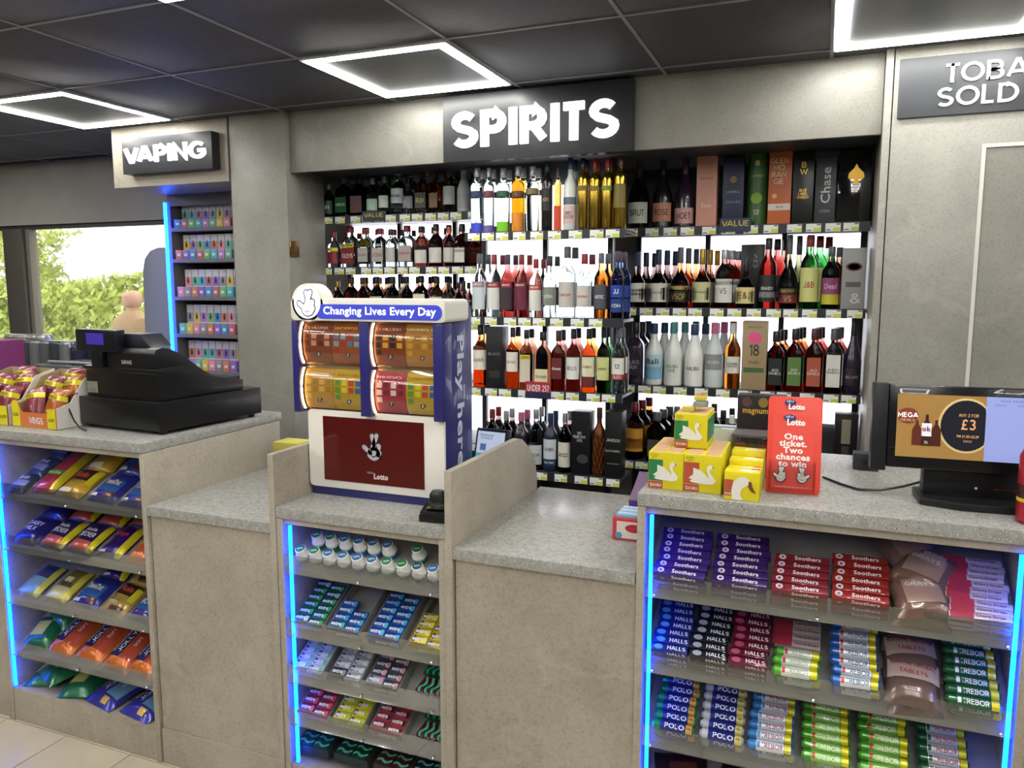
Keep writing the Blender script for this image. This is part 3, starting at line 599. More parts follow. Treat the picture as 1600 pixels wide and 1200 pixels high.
carton('C', 3, 6, -.932, .082, .273, mat('#15161a', .35), 'black whiskey box with white slogan', [('t', -.005, .165, .055, .045, 'WIN\nYOUR OWN\nJACK', mat('#d8d8d4')), ('d', .01, .07, .05, .04, '', mat('#3a3c40')), ('t', .01, .07, .03, .012, 'JACK', mat('#a0a0a0'))])
bottle('C', 3, 7, -.858, .060, .291, 'std', 'copper', 'brown', [], 'bronze bottle with a diamond lattice', 0)
lat = MB(); Rb = .060/2*.97 + .0005
for k in range(10):
    for sg in (-1, 1): lat.tube([(Rb*math.sin(2*PI*k/10 + sg*i*.16), -Rb*math.cos(2*PI*k/10 + sg*i*.16), .012 + i*.0152) for i in range(11)], .0009, 4)
ob('lattice', lat.mesh('lattice', mat('#c98a4a', .3, 1)), [o for o in COL.objects if o.get('label', '').startswith('bronze bottle with a diamond')][0])
carton('C', 3, 8, -.790, .072, .280, mat('#121416', .4), 'black whiskey box beside the bronze bottle', [('t', 0, .16, .058, .014, 'JAMESON', mat('#c9c6ba')), ('t', 0, .115, .06, .009, 'BLACK BARREL', mat('#c9c6ba')), ('r', 0, .06, .05, .002, '', mat('#a08a50'))])
# right bay
for i, it in enumerate([
 (-.775, .094, .318, 'champ', 'dkgreen', 'brown', [(.08, .36, '#cfd2c6', 'BRUT', '#4a4a3a')], 'green champagne bottle with silver white label', 0),
 (-.669, .088, .300, 'champ', 'black', 'black', [(.1, .36, '#c98a72', 'ROSE', '#4a2a22')], 'black champagne bottle with round peach label', 0),
 (-.574, .088, .297, 'champ', 'plum', 'purple', [(.06, .28, '#d0a0a0', 'MOET', '#4a2a22')], 'black champagne bottle with pink label and purple neck', 0),
]): bottle('R', 0, i, *it)
SPADE = [(0, .5), (.12, .3), (.38, .08), (.42, -.1), (.3, -.24), (.1, -.16), (.16, -.42), (-.16, -.42), (-.1, -.16), (-.3, -.24), (-.42, -.1), (-.38, .08), (-.12, .3)]
carton('R', 0, 3, -.478, .084, .319, mat('#d79a88', .4), 'tall pink champagne box', [('t', 0, .2, .055, .008, 'BOLLINGER', mat('#7a4a3c')), ('t', 0, .09, .04, .02, 'Rose', mat('#e8c8b8'))])
carton('R', 0, 4, -.370, .084, .278, mat('#232a48', .4), 'dark blue cognac box', [('d', 0, .19, .028, .028, '', mat('#8a7a48')), ('t', 0, .14, .055, .009, 'MARTELL', mat('#b0b4c0')), ('t', 0, .1, .06, .012, 'Cordon Bleu', mat('#8a90a8'))])
carton('R', 0, 5, -.276, .082, .316, mat('#2f5a24', .4), 'round green whisky tube with number twelve', [('d', 0, .11, .045, .045, '', mat('#7a9a30')), ('t', 0, .055, .022, .02, '12', mat('#e0e0d0')), ('t', 0, .2, .05, .009, 'GLENFIDDICH', mat('#c9b860')), ('d', 0, .25, .02, .024, '', mat('#c9b860'))], rnd=True)
carton('R', 0, 6, -.187, .088, .310, mat('#c9683c', .4), 'orange whisky box with large cream letters', [('t', -.005, .215, .068, .105, 'GLEN\nMO\nRAN\nGIE', mat('#eadfb4')), ('d', -.02, .115, .02, .02, '', mat('#d9b060')), ('r', 0, .072, .086, .026, '', mat('#dcd4c4')), ('t', 0, .072, .03, .009, '10', mat('#7a6a5a'))])
carton('R', 0, 7, -.098, .078, .293, mat('#141414', .3), 'black whisky box with gold lettering', [('t', 0, .22, .03, .05, 'B\nW', mat('#c9a850', .3, 1)), ('t', 0, .12, .045, .04, 'BLUE\nLABEL\nWHISKY', mat('#c9a850', .3, 1))])
carton('R', 0, 8, -.014, .076, .263, mat('#3a3d42', .4), 'dark grey box with slanted white script', [('tv', 0, .15, .035, .14, 'Chase', mat('#d0d2d4')), ('t', 0, .05, .04, .012, 'VODKA', mat('#9a9ca0'))])
carton('R', 0, 9, .090, .120, .280, mat('#0c0e10', .08, 0, 0, 1.), 'wide glossy black box with gold spade', [('p', .005, .185, .07, .085, SPADE, mat('#b08a3c', .35, 1))])
row('R', 1, [
 (-.775, .088, .245, 'bulb', 'dark', 'navy', [(.1, .44, '#cfd0c4', '', BK), (.22, .33, '#25352f', 'THREE BARRELS', WH)], 'round brandy bottle with green and white label', 1, .02),
 (-.681, .090, .253, 'bulb', 'dark', 'navy', [(.1, .42, '#dcd8ce', 'COURVOISIER', '#6a5a4a')], 'cognac bottle with square white label', 1, .02),
 (-.586, .088, .261, 'bulb', 'amber', 'grey', [(.3, .36, '#b3a05a', '', BK), (.1, .28, '#2a2622', 'VSOP', GD)], 'amber cognac bottle with black label', 1, .02),
 (-.492, .086, .252, 'bulb', 'brown', 'gold', [(.1, .44, '#cdca9a', 'Hennessy', '#4a5a3a')], 'cognac bottle with pale green framed label', 1, .02),
 (-.398, .078, .247, 'std', 'rose', 'silver', [(.1, .5, '#dedcd6', 'VS', '#5a5a6a'), (.4, .46, '#2c3040', 'MARTELL', WH)], 'cognac bottle with tall white label', 1, .02),
 (-.310, .084, .211, 'bulb', 'dark', 'black', [(.1, .42, '#d9c98a', 'E&J', '#4a3020')], 'dark brandy bottle with arched gold label', 0),
])
carton('R', 1, 6, -.292, .096, .271, mat('#1c1c20', .35), 'black whisky box behind the arched label brandy', [('t', .012, .2, .022, .06, 'S\nM\nW', mat('#a8a8a8'))], back=.12)
for i, it in enumerate([
 (-.222, .070, .291, 'std', 'red', 'black', [(.1, .48, '#222226', 'BRANDY', WH), (.16, .24, '#c9c9c4', '', BK)], 'red brandy bottle with black label', 1, .03),
 (-.140, .080, .303, 'bulb', 'olive', 'grey', [(.08, .2, '#7a2a30', 'VS', GD), (.21, .28, '#3a3a2a', 'REMY', GD)], 'long necked olive cognac bottle', 1, .035),
 (-.060, .076, .300, 'std', 'green', 'red', [(.1, .56, '#d3d487', 'J&B', '#a0282c')], 'green whisky bottle with yellow J and B label', 1, .035),
 (.022, .070, .252, 'std', 'rose', 'grey', [(.24, .5, '#8a4a70', 'Dead', '#d8a0c0'), (.08, .24, '#cfc23c', '', BK)], 'clear rum bottle with purple and yellow label', 1, .03),
]): bottle('R', 1, i + 7, *it)
carton('R', 1, 11, .105, .086, .244, mat('#9a9a98', .35), 'silver grey whisky box', [('d', 0, .17, .06, .035, '', mat('#6a3a38')), ('d', 0, .17, .045, .024, '', mat('#a8a6a2')), ('r', 0, .1, .055, .02, '', mat('#5c5c5c')), ('t', .01, .045, .04, .04, '&', mat('#d0d0cc'))])
row('R', 2, [
 (-.775, .080, .275, 'sq', 'plum', 'black', [(.15, .5, '#2c2430', 'BLACK\nRUM', '#b0a8b8')], 'black spiced rum bottle', 1, .01),
 (-.692, .080, .273, 'mal', 'white', 'navy', [(.1, .3, '#7fb6d6', '', BK), (.28, .5, '#b9d8e4', 'Bali', '#1c2a3a')], 'white and blue tropical rum bottle', 1, .03),
 (-.606, .080, .277, 'mal', 'white', 'teal', [(.12, .45, '#e0e4da', 'MALIBU\nLIME', '#2f8a5a')], 'white rum bottle with green lettering', 1, .035),
 (-.516, .082, .271, 'mal', 'white', 'navy', [(.12, .48, '#e6e6de', 'MALIBU', '#3a3a34')], 'white coconut rum bottle with palm tree label', 1, .035),
 (-.430, .078, .280, 'mal', 'frost', 'pink', [(.28, .52, '#8c8f92', 'ARCHERS', '#d8d8d8')], 'frosted grey schnapps bottle', 1, .03),
 (-.352, .068, .278, 'std', 'orange', 'white', [(.24, .5, '#dcd6c8', 'SOUTHERN\nCOMFORT', '#1c1a1a')], 'amber liqueur bottle with white label', 0),
])
carton('R', 2, 6, -.262, .100, .290, mat('#a08a68', .5), 'tan whiskey box with large number eighteen', [('t', 0, .17, .04, .05, '18', mat('#3a352a')), ('t', 0, .118, .045, .012, 'YEARS', mat('#3a352a')), ('r', 0, .085, .082, .02, '', mat('#44603a')), ('t', 0, .265, .06, .01, 'JAMESON', mat('#6a5a3c')), ('d', 0, .22, .055, .05, '', mat('#e0568a')), ('t', 0, .22, .036, .012, '£89.99', mat('#2a1a22'))])
JD = lambda c, t: [(.1, .55, c, t, '#dcdcd4')]
for i, it in enumerate([
 (-.177, .070, .249, 'sq', 'amber', 'black', JD('#1f2024', 'JACK\nDANIELS'), 'square whiskey bottle with black label', 2, .012),
 (-.102, .070, .261, 'sq', 'amber', 'black', JD('#5a7a3a', 'JACK\nDANIELS'), 'square whiskey bottle with apple green label', 2, .012),
 (-.027, .070, .263, 'sq', 'red', 'brown', JD('#b0553e', 'JACK\nDANIELS'), 'square whiskey bottle with orange red label', 2, .012),
 (.047, .070, .264, 'sq', 'rose', 'grey', [(.1, .6, '#e2e0d8', 'JIM BEAM\nBOURBON', '#2a2622')], 'square bourbon bottle with white label', 2, .012),
 (.119, .070, .309, 'champ', 'plum', 'black', [(.12, .34, '#2a222a', 'BELAIRE', '#b08a98')], 'black sparkling wine bottle in the corner', 0),
]): bottle('R', 2, i + 7, *it)
row('R', 3, [
 (-.772, .090, .256, 'std', 'amber', 'red', [(.15, .56, '#c98f34', 'FIREBALL', '#5a1c14'), (.2, .38, '#b04a22', '', BK)], 'amber cinnamon liqueur bottle with orange label', 2, .012),
 (-.672, .086, .220, 'sq', 'dark', 'grey', [(.1, .45, '#4a4f48', '', BK)], 'square dark green herbal liqueur bottle', 2, .012),
 (-.582, .070, .250, 'std', 'yellow', 'grey', [(.12, .4, '#d6d2c0', '', BK)], 'yellow liqueur bottle behind the yellow boxes', 1),
 (-.500, .070, .250, 'std', 'dark', 'black', [(.1, .4, '#b04030', '', BK)], 'dark liqueur bottle with red label', 1),
 (-.420, .066, .235, 'std', 'rose', 'black', [(.1, .4, '#a0a08c', '', BK)], 'rose liqueur bottle behind the yellow boxes', 1),
 (-.345, .066, .225, 'std', 'gold', 'white', [(.1, .4, '#c9c9bc', '', BK)], 'gold liqueur bottle behind the black tower box', 1),
 (-.262, .070, .235, 'std', 'amber', 'black', [(.1, .4, '#8a7a5a', '', BK)], 'amber liqueur bottle behind the red leaflet holder', 1),
])
carton('R', 3, 7, -.03, .085, .262, mat('#1a1214', .35), 'black box with red pattern', [('r', -.02, .16, .03, .1, '', mat('#8a2a22')), ('t', .02, .1, .03, .02, '>', mat('#c9c9c4')), ('r', .01, .045, .03, .012, '', WHITE)])
carton('R', 3, 8, .108, .088, .262, mat('#151214', .35), 'black champagne box with silver bottle picture', [('r', 0, .19, .034, .10, '', mat('#b5b09c', .35, .6)), ('r', 0, .105, .028, .05, '', mat('#3c3a3a')), ('r', 0, .072, .03, .014, '', WHITE), ('d', -.02, .03, .014, .014, '', mat('#5a4a3a'))])

# ------------------------------------------------------------------ soft bags, sticks, rolls and packs on the sloping shelves
def psurf(x, y, w_, l, t):
    u = min(1, abs(2*x/w_)); v = min(1, abs(2*y/l))
    return .0012 + t * max(0, 1 - u**3.2) ** .7 * max(0, 1 - v**5) ** .8
BAGM = {}
def bag_mesh(w_, l, t, m, seed=0):
    k = (w_, l, t, m.name, seed)
    if k in BAGM: return BAGM[k]
    rnd = random.Random(seed + 5); nx, ny = 10, 10; vs = []; fs = []
    for s_ in (1, 0):
        for j in range(ny+1):
            for i in range(nx+1):
                x = (i/nx - .5)*w_; y = (j/ny - .5)*l; z = psurf(x, y, w_, l, t) if s_ else 0
                if s_ and 0 < i < nx and 0 < j < ny: z += rnd.uniform(-.06, .06)*t
                zz = .0015*math.sin(i*3.1) if j in (0, ny) and s_ else 0
                vs.append((x*(1 - .04*math.sin(PI*j/ny)), y, z + zz))
    N = (nx+1)*(ny+1)
    for j in range(ny):
        for i in range(nx):
            a = j*(nx+1)+i; fs.append((a, a+1, a+nx+2, a+nx+1)); fs.append((N+a, N+a+nx+1, N+a+nx+2, N+a+1))
    for i in range(nx): fs.append((i, N+i, N+i+1, i+1)); a = ny*(nx+1)+i; fs.append((a, a+1, N+a+1, N+a))
    for j in range(ny): a = j*(nx+1); fs.append((a, a+nx+1, N+a+nx+1, N+a)); b = a+nx; fs.append((b, N+b, N+b+nx+1, b+nx+1))
    BAGM[k] = MB().add(vs, fs).mesh('bag', m); return BAGM[k]
def bag_patch(w_, l, t, x0, x1, y0, y1, m, lift=.0022):
    k = ('p', w_, l, t, x0, x1, y0, y1, m.name)
    if k in BAGM: return BAGM[k]
    n = 7; vs = []
    for j in range(n+1):
        for i in range(n+1):
            x = x0 + (x1-x0)*i/n; y = y0 + (y1-y0)*j/n; vs.append((x, y, psurf(x, y, w_, l, t) + lift))
    BAGM[k] = MB().add(vs, [(j*(n+1)+i, j*(n+1)+i+1, (j+1)*(n+1)+i+1, (j+1)*(n+1)+i) for j in range(n) for i in range(n)]).mesh('print', m); return BAGM[k]
def bag_text(body, tw, th, m, w_, l, t, cx, cy, rot=0, bold=.02):
    me = text(body, tw, th, m, bold).copy(); R_ = Matrix.Rotation(rot, 2)
    for v in me.vertices:
        p = R_ @ Vector((v.co.x, v.co.y)); v.co = (p.x + cx, p.y + cy, psurf(p.x + cx, p.y + cy, w_, l, t) + .0034)
    return me
def foil(c, r=.28): return mat(c, r, .25, 0, .5)
BT = {}
def bag(M, kind, label, group, name='sweet_bag', cat='sweet bag'):
    """kind: (w, l, t, base, patches[(x0,x1,y0,y1 fractions, colour)], texts[(body, wfrac, hfrac, colour, cx, cy, rot)])"""
    w_, l, t, base, pats, txts = BK_[kind]
    o = ob(name, bag_mesh(w_, l, t, foil(base), hash(kind) % 1 + len(kind)), None, M=M)
    for (a, b, c, d, col_) in pats: ob('printed_panel', bag_patch(w_, l, t, a*w_, b*w_, c*l, d*l, foil(col_, .35)), o)
    for q in txts:
        k = (kind, q)
        if k not in BT: BT[k] = bag_text(q[0], q[1]*w_, q[2]*l, mat(q[3], .4), w_, l, t, q[4]*w_, q[5]*l, q[6])
        ob('lettering', BT[k], o)
    return tag(o, label, cat, group)
BK_ = {
 'greybar': (.085, .10, .016, '#3a4666', [(-.4, .4, -.3, .0, '#8c94b4')], [('BAR', .5, .16, '#e8e8f0', 0, .12, 0)]),
 'redbag': (.115, .26, .022, '#b83a42', [(-.45, .35, -.22, -.12, '#57802f'), (-.45, .35, .34, .44, '#6d7a2c'), (.30, .5, -.48, .48, '#cdbb22')], [('Munchies', .55, .07, '#d8e08a', -.05, -.17, 0), ('Munchies', .55, .06, '#d8e08a', -.05, .39, 0)]),
 'rolo': (.125, .14, .022, '#c29a2e', [(-.42, .30, .0, .40, '#4a2212'), (.30, .48, -.1, .46, '#d8ce28'), (-.4, .1, -.44, -.3, '#ddd0b0')], [('Rolo', .5, .18, '#c8524a', -.05, .18, 0)]),
 'timeout': (.125, .14, .022, '#2a2f92', [(-.32, .38, -.25, .15, '#2f62b4'), (-.44, -.14, -.42, -.34, '#d8d8e0'), (.1, .4, -.4, -.24, '#5a2f2a')], [('TimeOut', .58, .17, '#e6d9c8', 0, .06, 0)]),
 'dairy': (.13, .13, .022, '#241f6c', [], [('DAIRY\nMILK', .6, .34, '#d6d8e6', -.02, .05, 0)]),
 'decker': (.125, .14, .022, '#2c1f66', [(-.48, .48, -.45, -.18, '#b3503c'), (.33, .49, -.45, .45, '#d6c822')], [('double', .4, .11, '#dcdce4', -.05, .17, 0), ('DECKER', .6, .15, '#e4e4e4', -.05, .0, 0)]),
 'wispa': (.115, .15, .022, '#30166e', [(.3, .49, -.48, .48, '#d8cb20'), (-.4, -.1, -.42, -.36, '#d8d8e0')], [('Wispa', .58, .17, '#c23a4a', -.08, .12, .12)]),
 'crunch': (.10, .13, .022, '#d0602c', [], [('Crunchie', .6, .15, '#e8c838', 0, .08, 0), ('BAR', .4, .08, '#e8dcc8', 0, -.3, 0)]),
 'fudge': (.115, .15, .020, '#2f4a7a', [(-.42, .3, -.44, .05, '#8aa8a0'), (.3, .48, -.45, .46, '#c9c05a')], [('Fudge', .5, .13, '#6a3450', -.05, .14, .05)]),
 'flake': (.115, .15, .020, '#8a7a38', [(-.44, .3, -.44, -.1, '#c9c890'), (-.2, .1, .05, .2, '#e2dca0'), (.3, .48, -.45, .46, '#d0c454')], [('Flake', .55, .13, '#4a2a46', -.05, .0, .08)]),
 'boost': (.115, .13, .022, '#35207e', [(-.25, .4, -.22, .22, '#2a6ab8')], [('BOOST', .6, .16, '#f0f0f4', .03, .02, 0)]),
 'roloc': (.12, .14, .022, '#b99a50', [(-.44, .44, .02, .36, '#43200f'), (.28, .46, -.1, .3, '#d6cc30'), (-.1, .4, -.44, -.3, '#53301a')], [('Rolo', .5, .16, '#d8605a', -.02, .2, 0), ('BITES', .35, .07, '#ece4d0', -.1, -.22, 0)]),
 'jollyo': (.128, .20, .030, '#d9722a', [(.06, .44, -.3, .36, '#b84a38'), (-.34, .02, -.30, .30, '#2a2868'), (-.46, -.36, -.4, .4, '#e3922e')], [('JOLLY', .70, .085, '#ecebf2', -.09, 0, PI/2), ('RANCHER', .70, .05, '#d8d4ea', -.26, 0, PI/2), ('SOFT', .3, .06, '#f0d8d0', .24, .05, PI/2)]),
 'jollyb': (.15, .20, .030, '#3a3aa4', [(.04, .44, -.3, .34, '#6f9cc8'), (.1, .3, -.46, -.34, '#cfae5a')], [('JOLLY', .70, .085, '#ecebf2', -.10, 0, PI/2), ('RANCHER', .66, .05, '#d8c890', -.27, 0, PI/2), ('SOUR', .3, .06, '#e8f0f6', .24, .05, PI/2)]),
 'green': (.14, .18, .030, '#1f6a48', [(-.3, .1, -.25, .1, '#d2d07a'), (.1, .4, .1, .4, '#a8a048'), (-.4, -.1, .2, .42, '#c0a890')], []),
 'brownbag': (.12, .12, .026, '#7c5f55', [(-.3, .35, -.3, .25, '#a28478'), (-.1, .3, .05, .35, '#b9a49a')], [('GRAYS', .5, .1, '#e4d8d0', 0, .12, 0)]),
 'gray': (.115, .12, .026, '#6e5a54', [(-.46, .46, -.05, .42, '#c7b0aa')], [('GRAYS HERBAL', .8, .09, '#a03838', 0, .26, -.04), ('TABLETS', .5, .09, '#a03838', 0, .08, -.04)]),
 'darkbag': (.14, .14, .03, '#34161c', [(-.2, .3, -.2, .2, '#6a3a20')], []),
 'wings_o': (.085, .13, .030, '#a8682c', [(-.5, .5, .16, .30, '#e2cf28'), (-.4, .4, -.3, .1, '#b05c20')], [('WINGS', .5, .1, '#5a2a12', 0, .23, 0)]),
 'wings_p': (.085, .13, .030, '#84404a', [(-.5, .5, .16, .30, '#e2cf28'), (-.4, .4, -.3, .1, '#7c2a34')], [('WINGS', .5, .1, '#5a1222', 0, .23, 0)]),
}
GS = 'chocolate and sweet bags on the till counter shelves'
def bags(zb, items, y0=YS):
    for (x, v, w_, kind, rz, label) in items: bag(slope(x, v, w_, zb, rz, y0), kind, label, GS)
bags(.845, [
 (-2.655, .055, .004, 'greybar', .05, 'blue grey bar multipack at the front corner, top sweet shelf'), (-2.650, .145, .006, 'greybar', -.1, 'blue grey bar multipack behind another, top sweet shelf'), (-2.640, .235, .008, 'greybar', .1, 'blue grey bar multipack at the back, top sweet shelf'),
 (-2.535, .15, .004, 'redbag', 0, 'long red bag with green stripe on the top sweet shelf'),
 (-2.400, .085, .004, 'rolo', -.05, 'gold and brown chocolate bag at the front of top sweet shelf'), (-2.385, .220, .008, 'rolo', .06, 'gold and brown chocolate bag at the back of top sweet shelf'),
 (-2.245, .085, .004, 'timeout', -.05, 'blue wafer bag at the front middle of top sweet shelf'), (-2.235, .220, .008, 'timeout', .03, 'blue wafer bag at the back of top sweet shelf'), (-2.100, .080, .004, 'timeout', -.04, 'blue wafer bag by the side panel of top sweet shelf'), (-2.095, .215, .008, 'timeout', .03, 'blue wafer bag in the back corner of top sweet shelf')])
bags(.653, [
 (-2.640, .075, .004, 'dairy', -.05, 'dark blue milk chocolate bag at the front of second sweet shelf'), (-2.625, .20, .010, 'dairy', .05, 'dark blue milk chocolate bag at the back of second sweet shelf'),
 (-2.500, .080, .004, 'decker', -.08, 'purple and orange chocolate bag, front, second sweet shelf, nearer the light strip'), (-2.478, .205, .012, 'decker', .02, 'purple and orange chocolate bag resting behind, second sweet shelf, yellow edge lit'),
 (-2.365, .080, .004, 'decker', -.08, 'purple and orange chocolate bag, front middle of second sweet shelf'), (-2.335, .205, .010, 'decker', -.03, 'purple and orange chocolate bag, back middle of second sweet shelf'),
 (-2.225, .085, .004, 'wispa', -.04, 'purple chocolate bag with yellow edge, second sweet shelf front'), (-2.200, .225, .008, 'decker', .05, 'purple and orange chocolate bag, back corner of second sweet shelf'),
 (-2.095, .075, .004, 'crunch', -.02, 'orange honeycomb bag beside the side panel, second sweet shelf')])
bags(.452, [
 (-2.640, .085, .004, 'fudge', -.06, 'blue and pale green fudge bag on the third sweet shelf'), (-2.500, .085, .004, 'flake', -.06, 'crinkled gold chocolate bag on the third sweet shelf'),
 (-2.362, .085, .006, 'timeout', -.05, 'blue wafer bag at the front of third sweet shelf'), (-2.345, .215, .008, 'wispa', .04, 'purple chocolate bag behind the wafer, third sweet shelf'),
 (-2.222, .080, .004, 'roloc', -.12, 'cream and brown chocolate bag, front of third sweet shelf'), (-2.205, .21, .008, 'roloc', -.05, 'cream and brown chocolate bag, back of third sweet shelf'),
 (-2.095, .070, .004, 'boost', -.08, 'violet and blue chocolate bag beside the side panel, third sweet shelf')])
bags(.253, [
 (-2.635, .10, .004, 'green', .2, 'green sweet bag with lemon pictures, fourth sweet shelf'), (-2.610, .20, .014, 'green', -.2, 'green sweet bag lying further back, fourth sweet shelf'),
 (-2.500, .115, .004, 'jollyo', -.12, 'orange hard candy bag next to the green bags, fourth sweet shelf'), (-2.355, .115, .006, 'jollyo', -.10, 'orange hard candy bag in the middle, fourth sweet shelf'),
 (-2.222, .105, .004, 'jollyo', -.08, 'orange hard candy bag, third of four, fourth sweet shelf'), (-2.100, .105, .010, 'jollyo', -.12, 'orange hard candy bag touching the side panel, fourth sweet shelf')])
def flat(x, y, z, rz=0, tilt=.18): return Matrix.Translation((x, y, z)) @ Matrix.Rotation(tilt, 4, 'X') @ Matrix.Rotation(rz, 4, 'Z')
for (x, y, rz, kind, lb, dz) in [(-2.655, 1.965, .3, 'green', 'green sweet bag by the light strip on the bottom deck', 0), (-2.565, 1.955, -.4, 'green', 'green sweet bag lying across on the bottom deck', .036), (-2.462, 1.950, .3, 'green', 'green sweet bag next to the blue candy on the bottom deck', .004), (-2.60, 2.085, 1.2, 'green', 'green sweet bag at the back of the bottom deck', .004),
                      (-2.305, 1.955, -.18, 'jollyb', 'blue hard candy bag in the middle of the bottom deck', .002), (-2.125, 1.945, -.15, 'jollyb', 'blue hard candy bag touching the side panel on the bottom deck', .002)]:
    bag(flat(x, y, .147 + dz, rz), kind, lb, GS)

# gum: small tubs, flip packs in trays
tubm = MB().loft([(0, .019, .019, 2), (.003, .0205, .0205, 2), (.022, .0205, .0205, 2), (.024, .0225, .0225, 2), (.029, .0225, .0225, 2), (.034, .0185, .0185, 2), (.052, .0165, .0165, 2), (.053, .015, .015, 2)], 22).mesh('gum_tub', mat('#e6e6e2', .35))
tubd = {c: MB().loft([(0, .0142, .0142, 2), (.0008, .0142, .0142, 2)], 20).mesh('lid_print', mat(c, .4)) for c in ('#1f7a4c', '#2f6aa0', '#1f4f6a')}
tubw = {c: MB().loft([(.004, .0209, .0209, 2), (.020, .0209, .0209, 2)], 20).mesh('wrap', mat(c, .4)) for c in tubd}
tl = text('extra', .018, .007, WHITE)
tubs = [(i, 0, ['#1f7a4c', '#1f7a4c', '#2f6aa0', '#2f6aa0', '#2f6aa0', '#2f6aa0', '#1f7a4c', '#1f7a4c', '#1f4f6a', '#2f6aa0'][i]) for i in range(10)] + [(i, 1, ['#1f7a4c', '#1f7a4c', '#2f6aa0', '#2f6aa0', '#2f6aa0', '#2f6aa0', None, '#1f7a4c', None, '#2f6aa0'][i]) for i in range(10)]
for i, r, c in tubs:
    if c is None: continue
    o = ob('gum_tub', tubm, None, M=slope(CX0 + .062 + .0495*i + .02*r, .030 + .062*r, .002, .741))
    ob('lid_print', tubd[c], o, (0, 0, .0532)); ob('wrap', tubw[c], o); ob('lettering', tl, o, (0, 0, .0542), (0, 0, .3))
    tag(o, 'white gum tub with %s lid print, %s along the %s row' % ({'#1f7a4c': 'green', '#2f6aa0': 'blue', '#1f4f6a': 'dark teal'}[c], ORD[i], ('front', 'back')[r]), 'gum tub', 'gum tubs on the top gum shelf')
PW, PL, PT = .053, .0262, .013
def gum_kind(base, swoosh, tc='#f2f4f8', word='extra'):
    root = boxm(PW-.001, PL-.001, PT, foil(base, .35), .0012)
    return root, base, swoosh, tc, word
SWO = {}
def gum(M, base, swoosh, label, group, word='extra', tc='#eef2f8', disc_='#20305e'):
    o = ob('gum_pack', boxm(PW-.001, PL-.001, PT, foil(base, .35), .0012), None, M=M)
    if word == 'wave':
        k = (swoosh, 'w')
        if k not in SWO:
            up = [(-.024 + .048*i/10, .003 + .0045*math.sin(i*.75)) for i in range(11)]; dn = [(x, y - .008) for x, y in reversed(up)]
            SWO[k] = MB().prism(dn + up, 0, .0006, 'Z').mesh('wave_print', mat(swoosh, .4), smooth=False)
        ob('wave_print', SWO[k], o, (0, 0, PT))
        ob('lettering', text('AIRWAVES', .032, .004, mat('#123a30'), .01), o, (0, 0, PT+.0012))
    else:
        k = (swoosh, disc_)
        if k not in SWO: SWO[k] = (MB().prism(rrect(.013, .018, .004), 0, .0005, 'Z').mesh('leaf_print', mat(swoosh, .4), smooth=False), MB().prism(ell(0, 0, .0068, .0095, 16), 0, .0005, 'Z').mesh('round_print', mat(disc_, .4), smooth=False))
        ob('leaf_print', SWO[k][0], o, (.0165, -.001, PT)); ob('round_print', SWO[k][1], o, (-.0165, .0005, PT))
        ob('lettering', text(word, .034, .0115, mat(tc, .4), .03), o, (-.004, 0, PT+.0011))
    return tag(o, label, 'gum pack', group)
def tray_mesh(w_, l, h, m, bm_):
    t = .0015
    return MB().box(-w_/2, w_/2, 0, l, 0, t, 1).box(-w_/2, -w_/2+t, 0, l, t, h, 1).box(w_/2-t, w_/2, 0, l, t, h, 1).box(-w_/2+t, w_/2-t, l-t, l, t, h*1.25, 1).box(-w_/2+t, w_/2-t, 0, t, t, h, 0).mesh('tray', [m, bm_], smooth=False)
def gum_tray(x, zb, base, front, cols, label, tn, back='#8b8a86', group='gum trays on the gum shelves', word='extra', wd=.112, rows=6, disc_='#20305e', tray=True, empty_rows=0, v0=.004):
    if tray:
        o = ob('gum_tray', tray_mesh(wd, .20, .034, mat(front, .5), mat(back, .6)), None, M=slope(x, v0, .001, zb))
        ob('lettering', text('extra' if word == 'extra' else 'AIRWAVES', wd*.5, .012, mat('#dfe6ee')), o, (0, -.0006, .016), (PI/2, 0, 0))
        ob('leaf_print', MB().box(-.012, .012, -.0004, 0, -.010, .010).mesh('leaf_print', mat(cols[0][1], .4), smooth=False), o, (wd*.36, -.0006, .017))
        tag(o, label + ' tray', 'tray', group)
    for c in range(2):
        for r in range(rows - (empty_rows if c else 0)):
            b, sw_c = cols[(c*7 + r) % len(cols)] if len(cols) > 2 else cols[0] if (r + c) % 5 else cols[-1]
            gum(slope(x + (c - .5)*(PW+.001), v0 + .012 + r*.0265 + (.008 if c == 0 else 0), .024, zb), b, sw_c, '%s, %s column, %s from the front, %s' % (label, ('left', 'right')[c], ORD[r], tn), 'gum packs on the gum shelves', word, disc_=disc_)
GX_ = [CX0 + .075, CX0 + .200, CX0 + .335, CX0 + .462]
gum_tray(GX_[0]+.01, .542, '#14693c', '#1c6a40', [('#126236', '#4aa45c'), ('#14593a', '#b8c8c4')], 'green gum pack', 'second gum shelf')
gum_tray(GX_[1]+.012, .542, '#1c5aa0', '#245080', [('#1c58a4', '#54a0c8'), ('#16606a', '#58b0b0')], 'blue and teal gum pack', 'second gum shelf', rows=4, empty_rows=1)
gum_tray(GX_[2]+.012, .542, '#1d55b0', '#2a5a9c', [('#1b50b0', '#5ab4dc')], 'bright blue gum pack', 'second gum shelf', rows=6)
gum_tray(GX_[3]+.024, .542, '#c9b02c', '#c9b23a', [('#d0b82c', '#e6d86a')], 'yellow gum pack', 'second gum shelf', rows=4, wd=.105)
gum_tray(GX_[0]+.004, .393, '#c4d2da', '#9ab0b8', [('#c2d0dc', '#6ab89a')], 'white gum pack with green leaf', 'third gum shelf', rows=6)
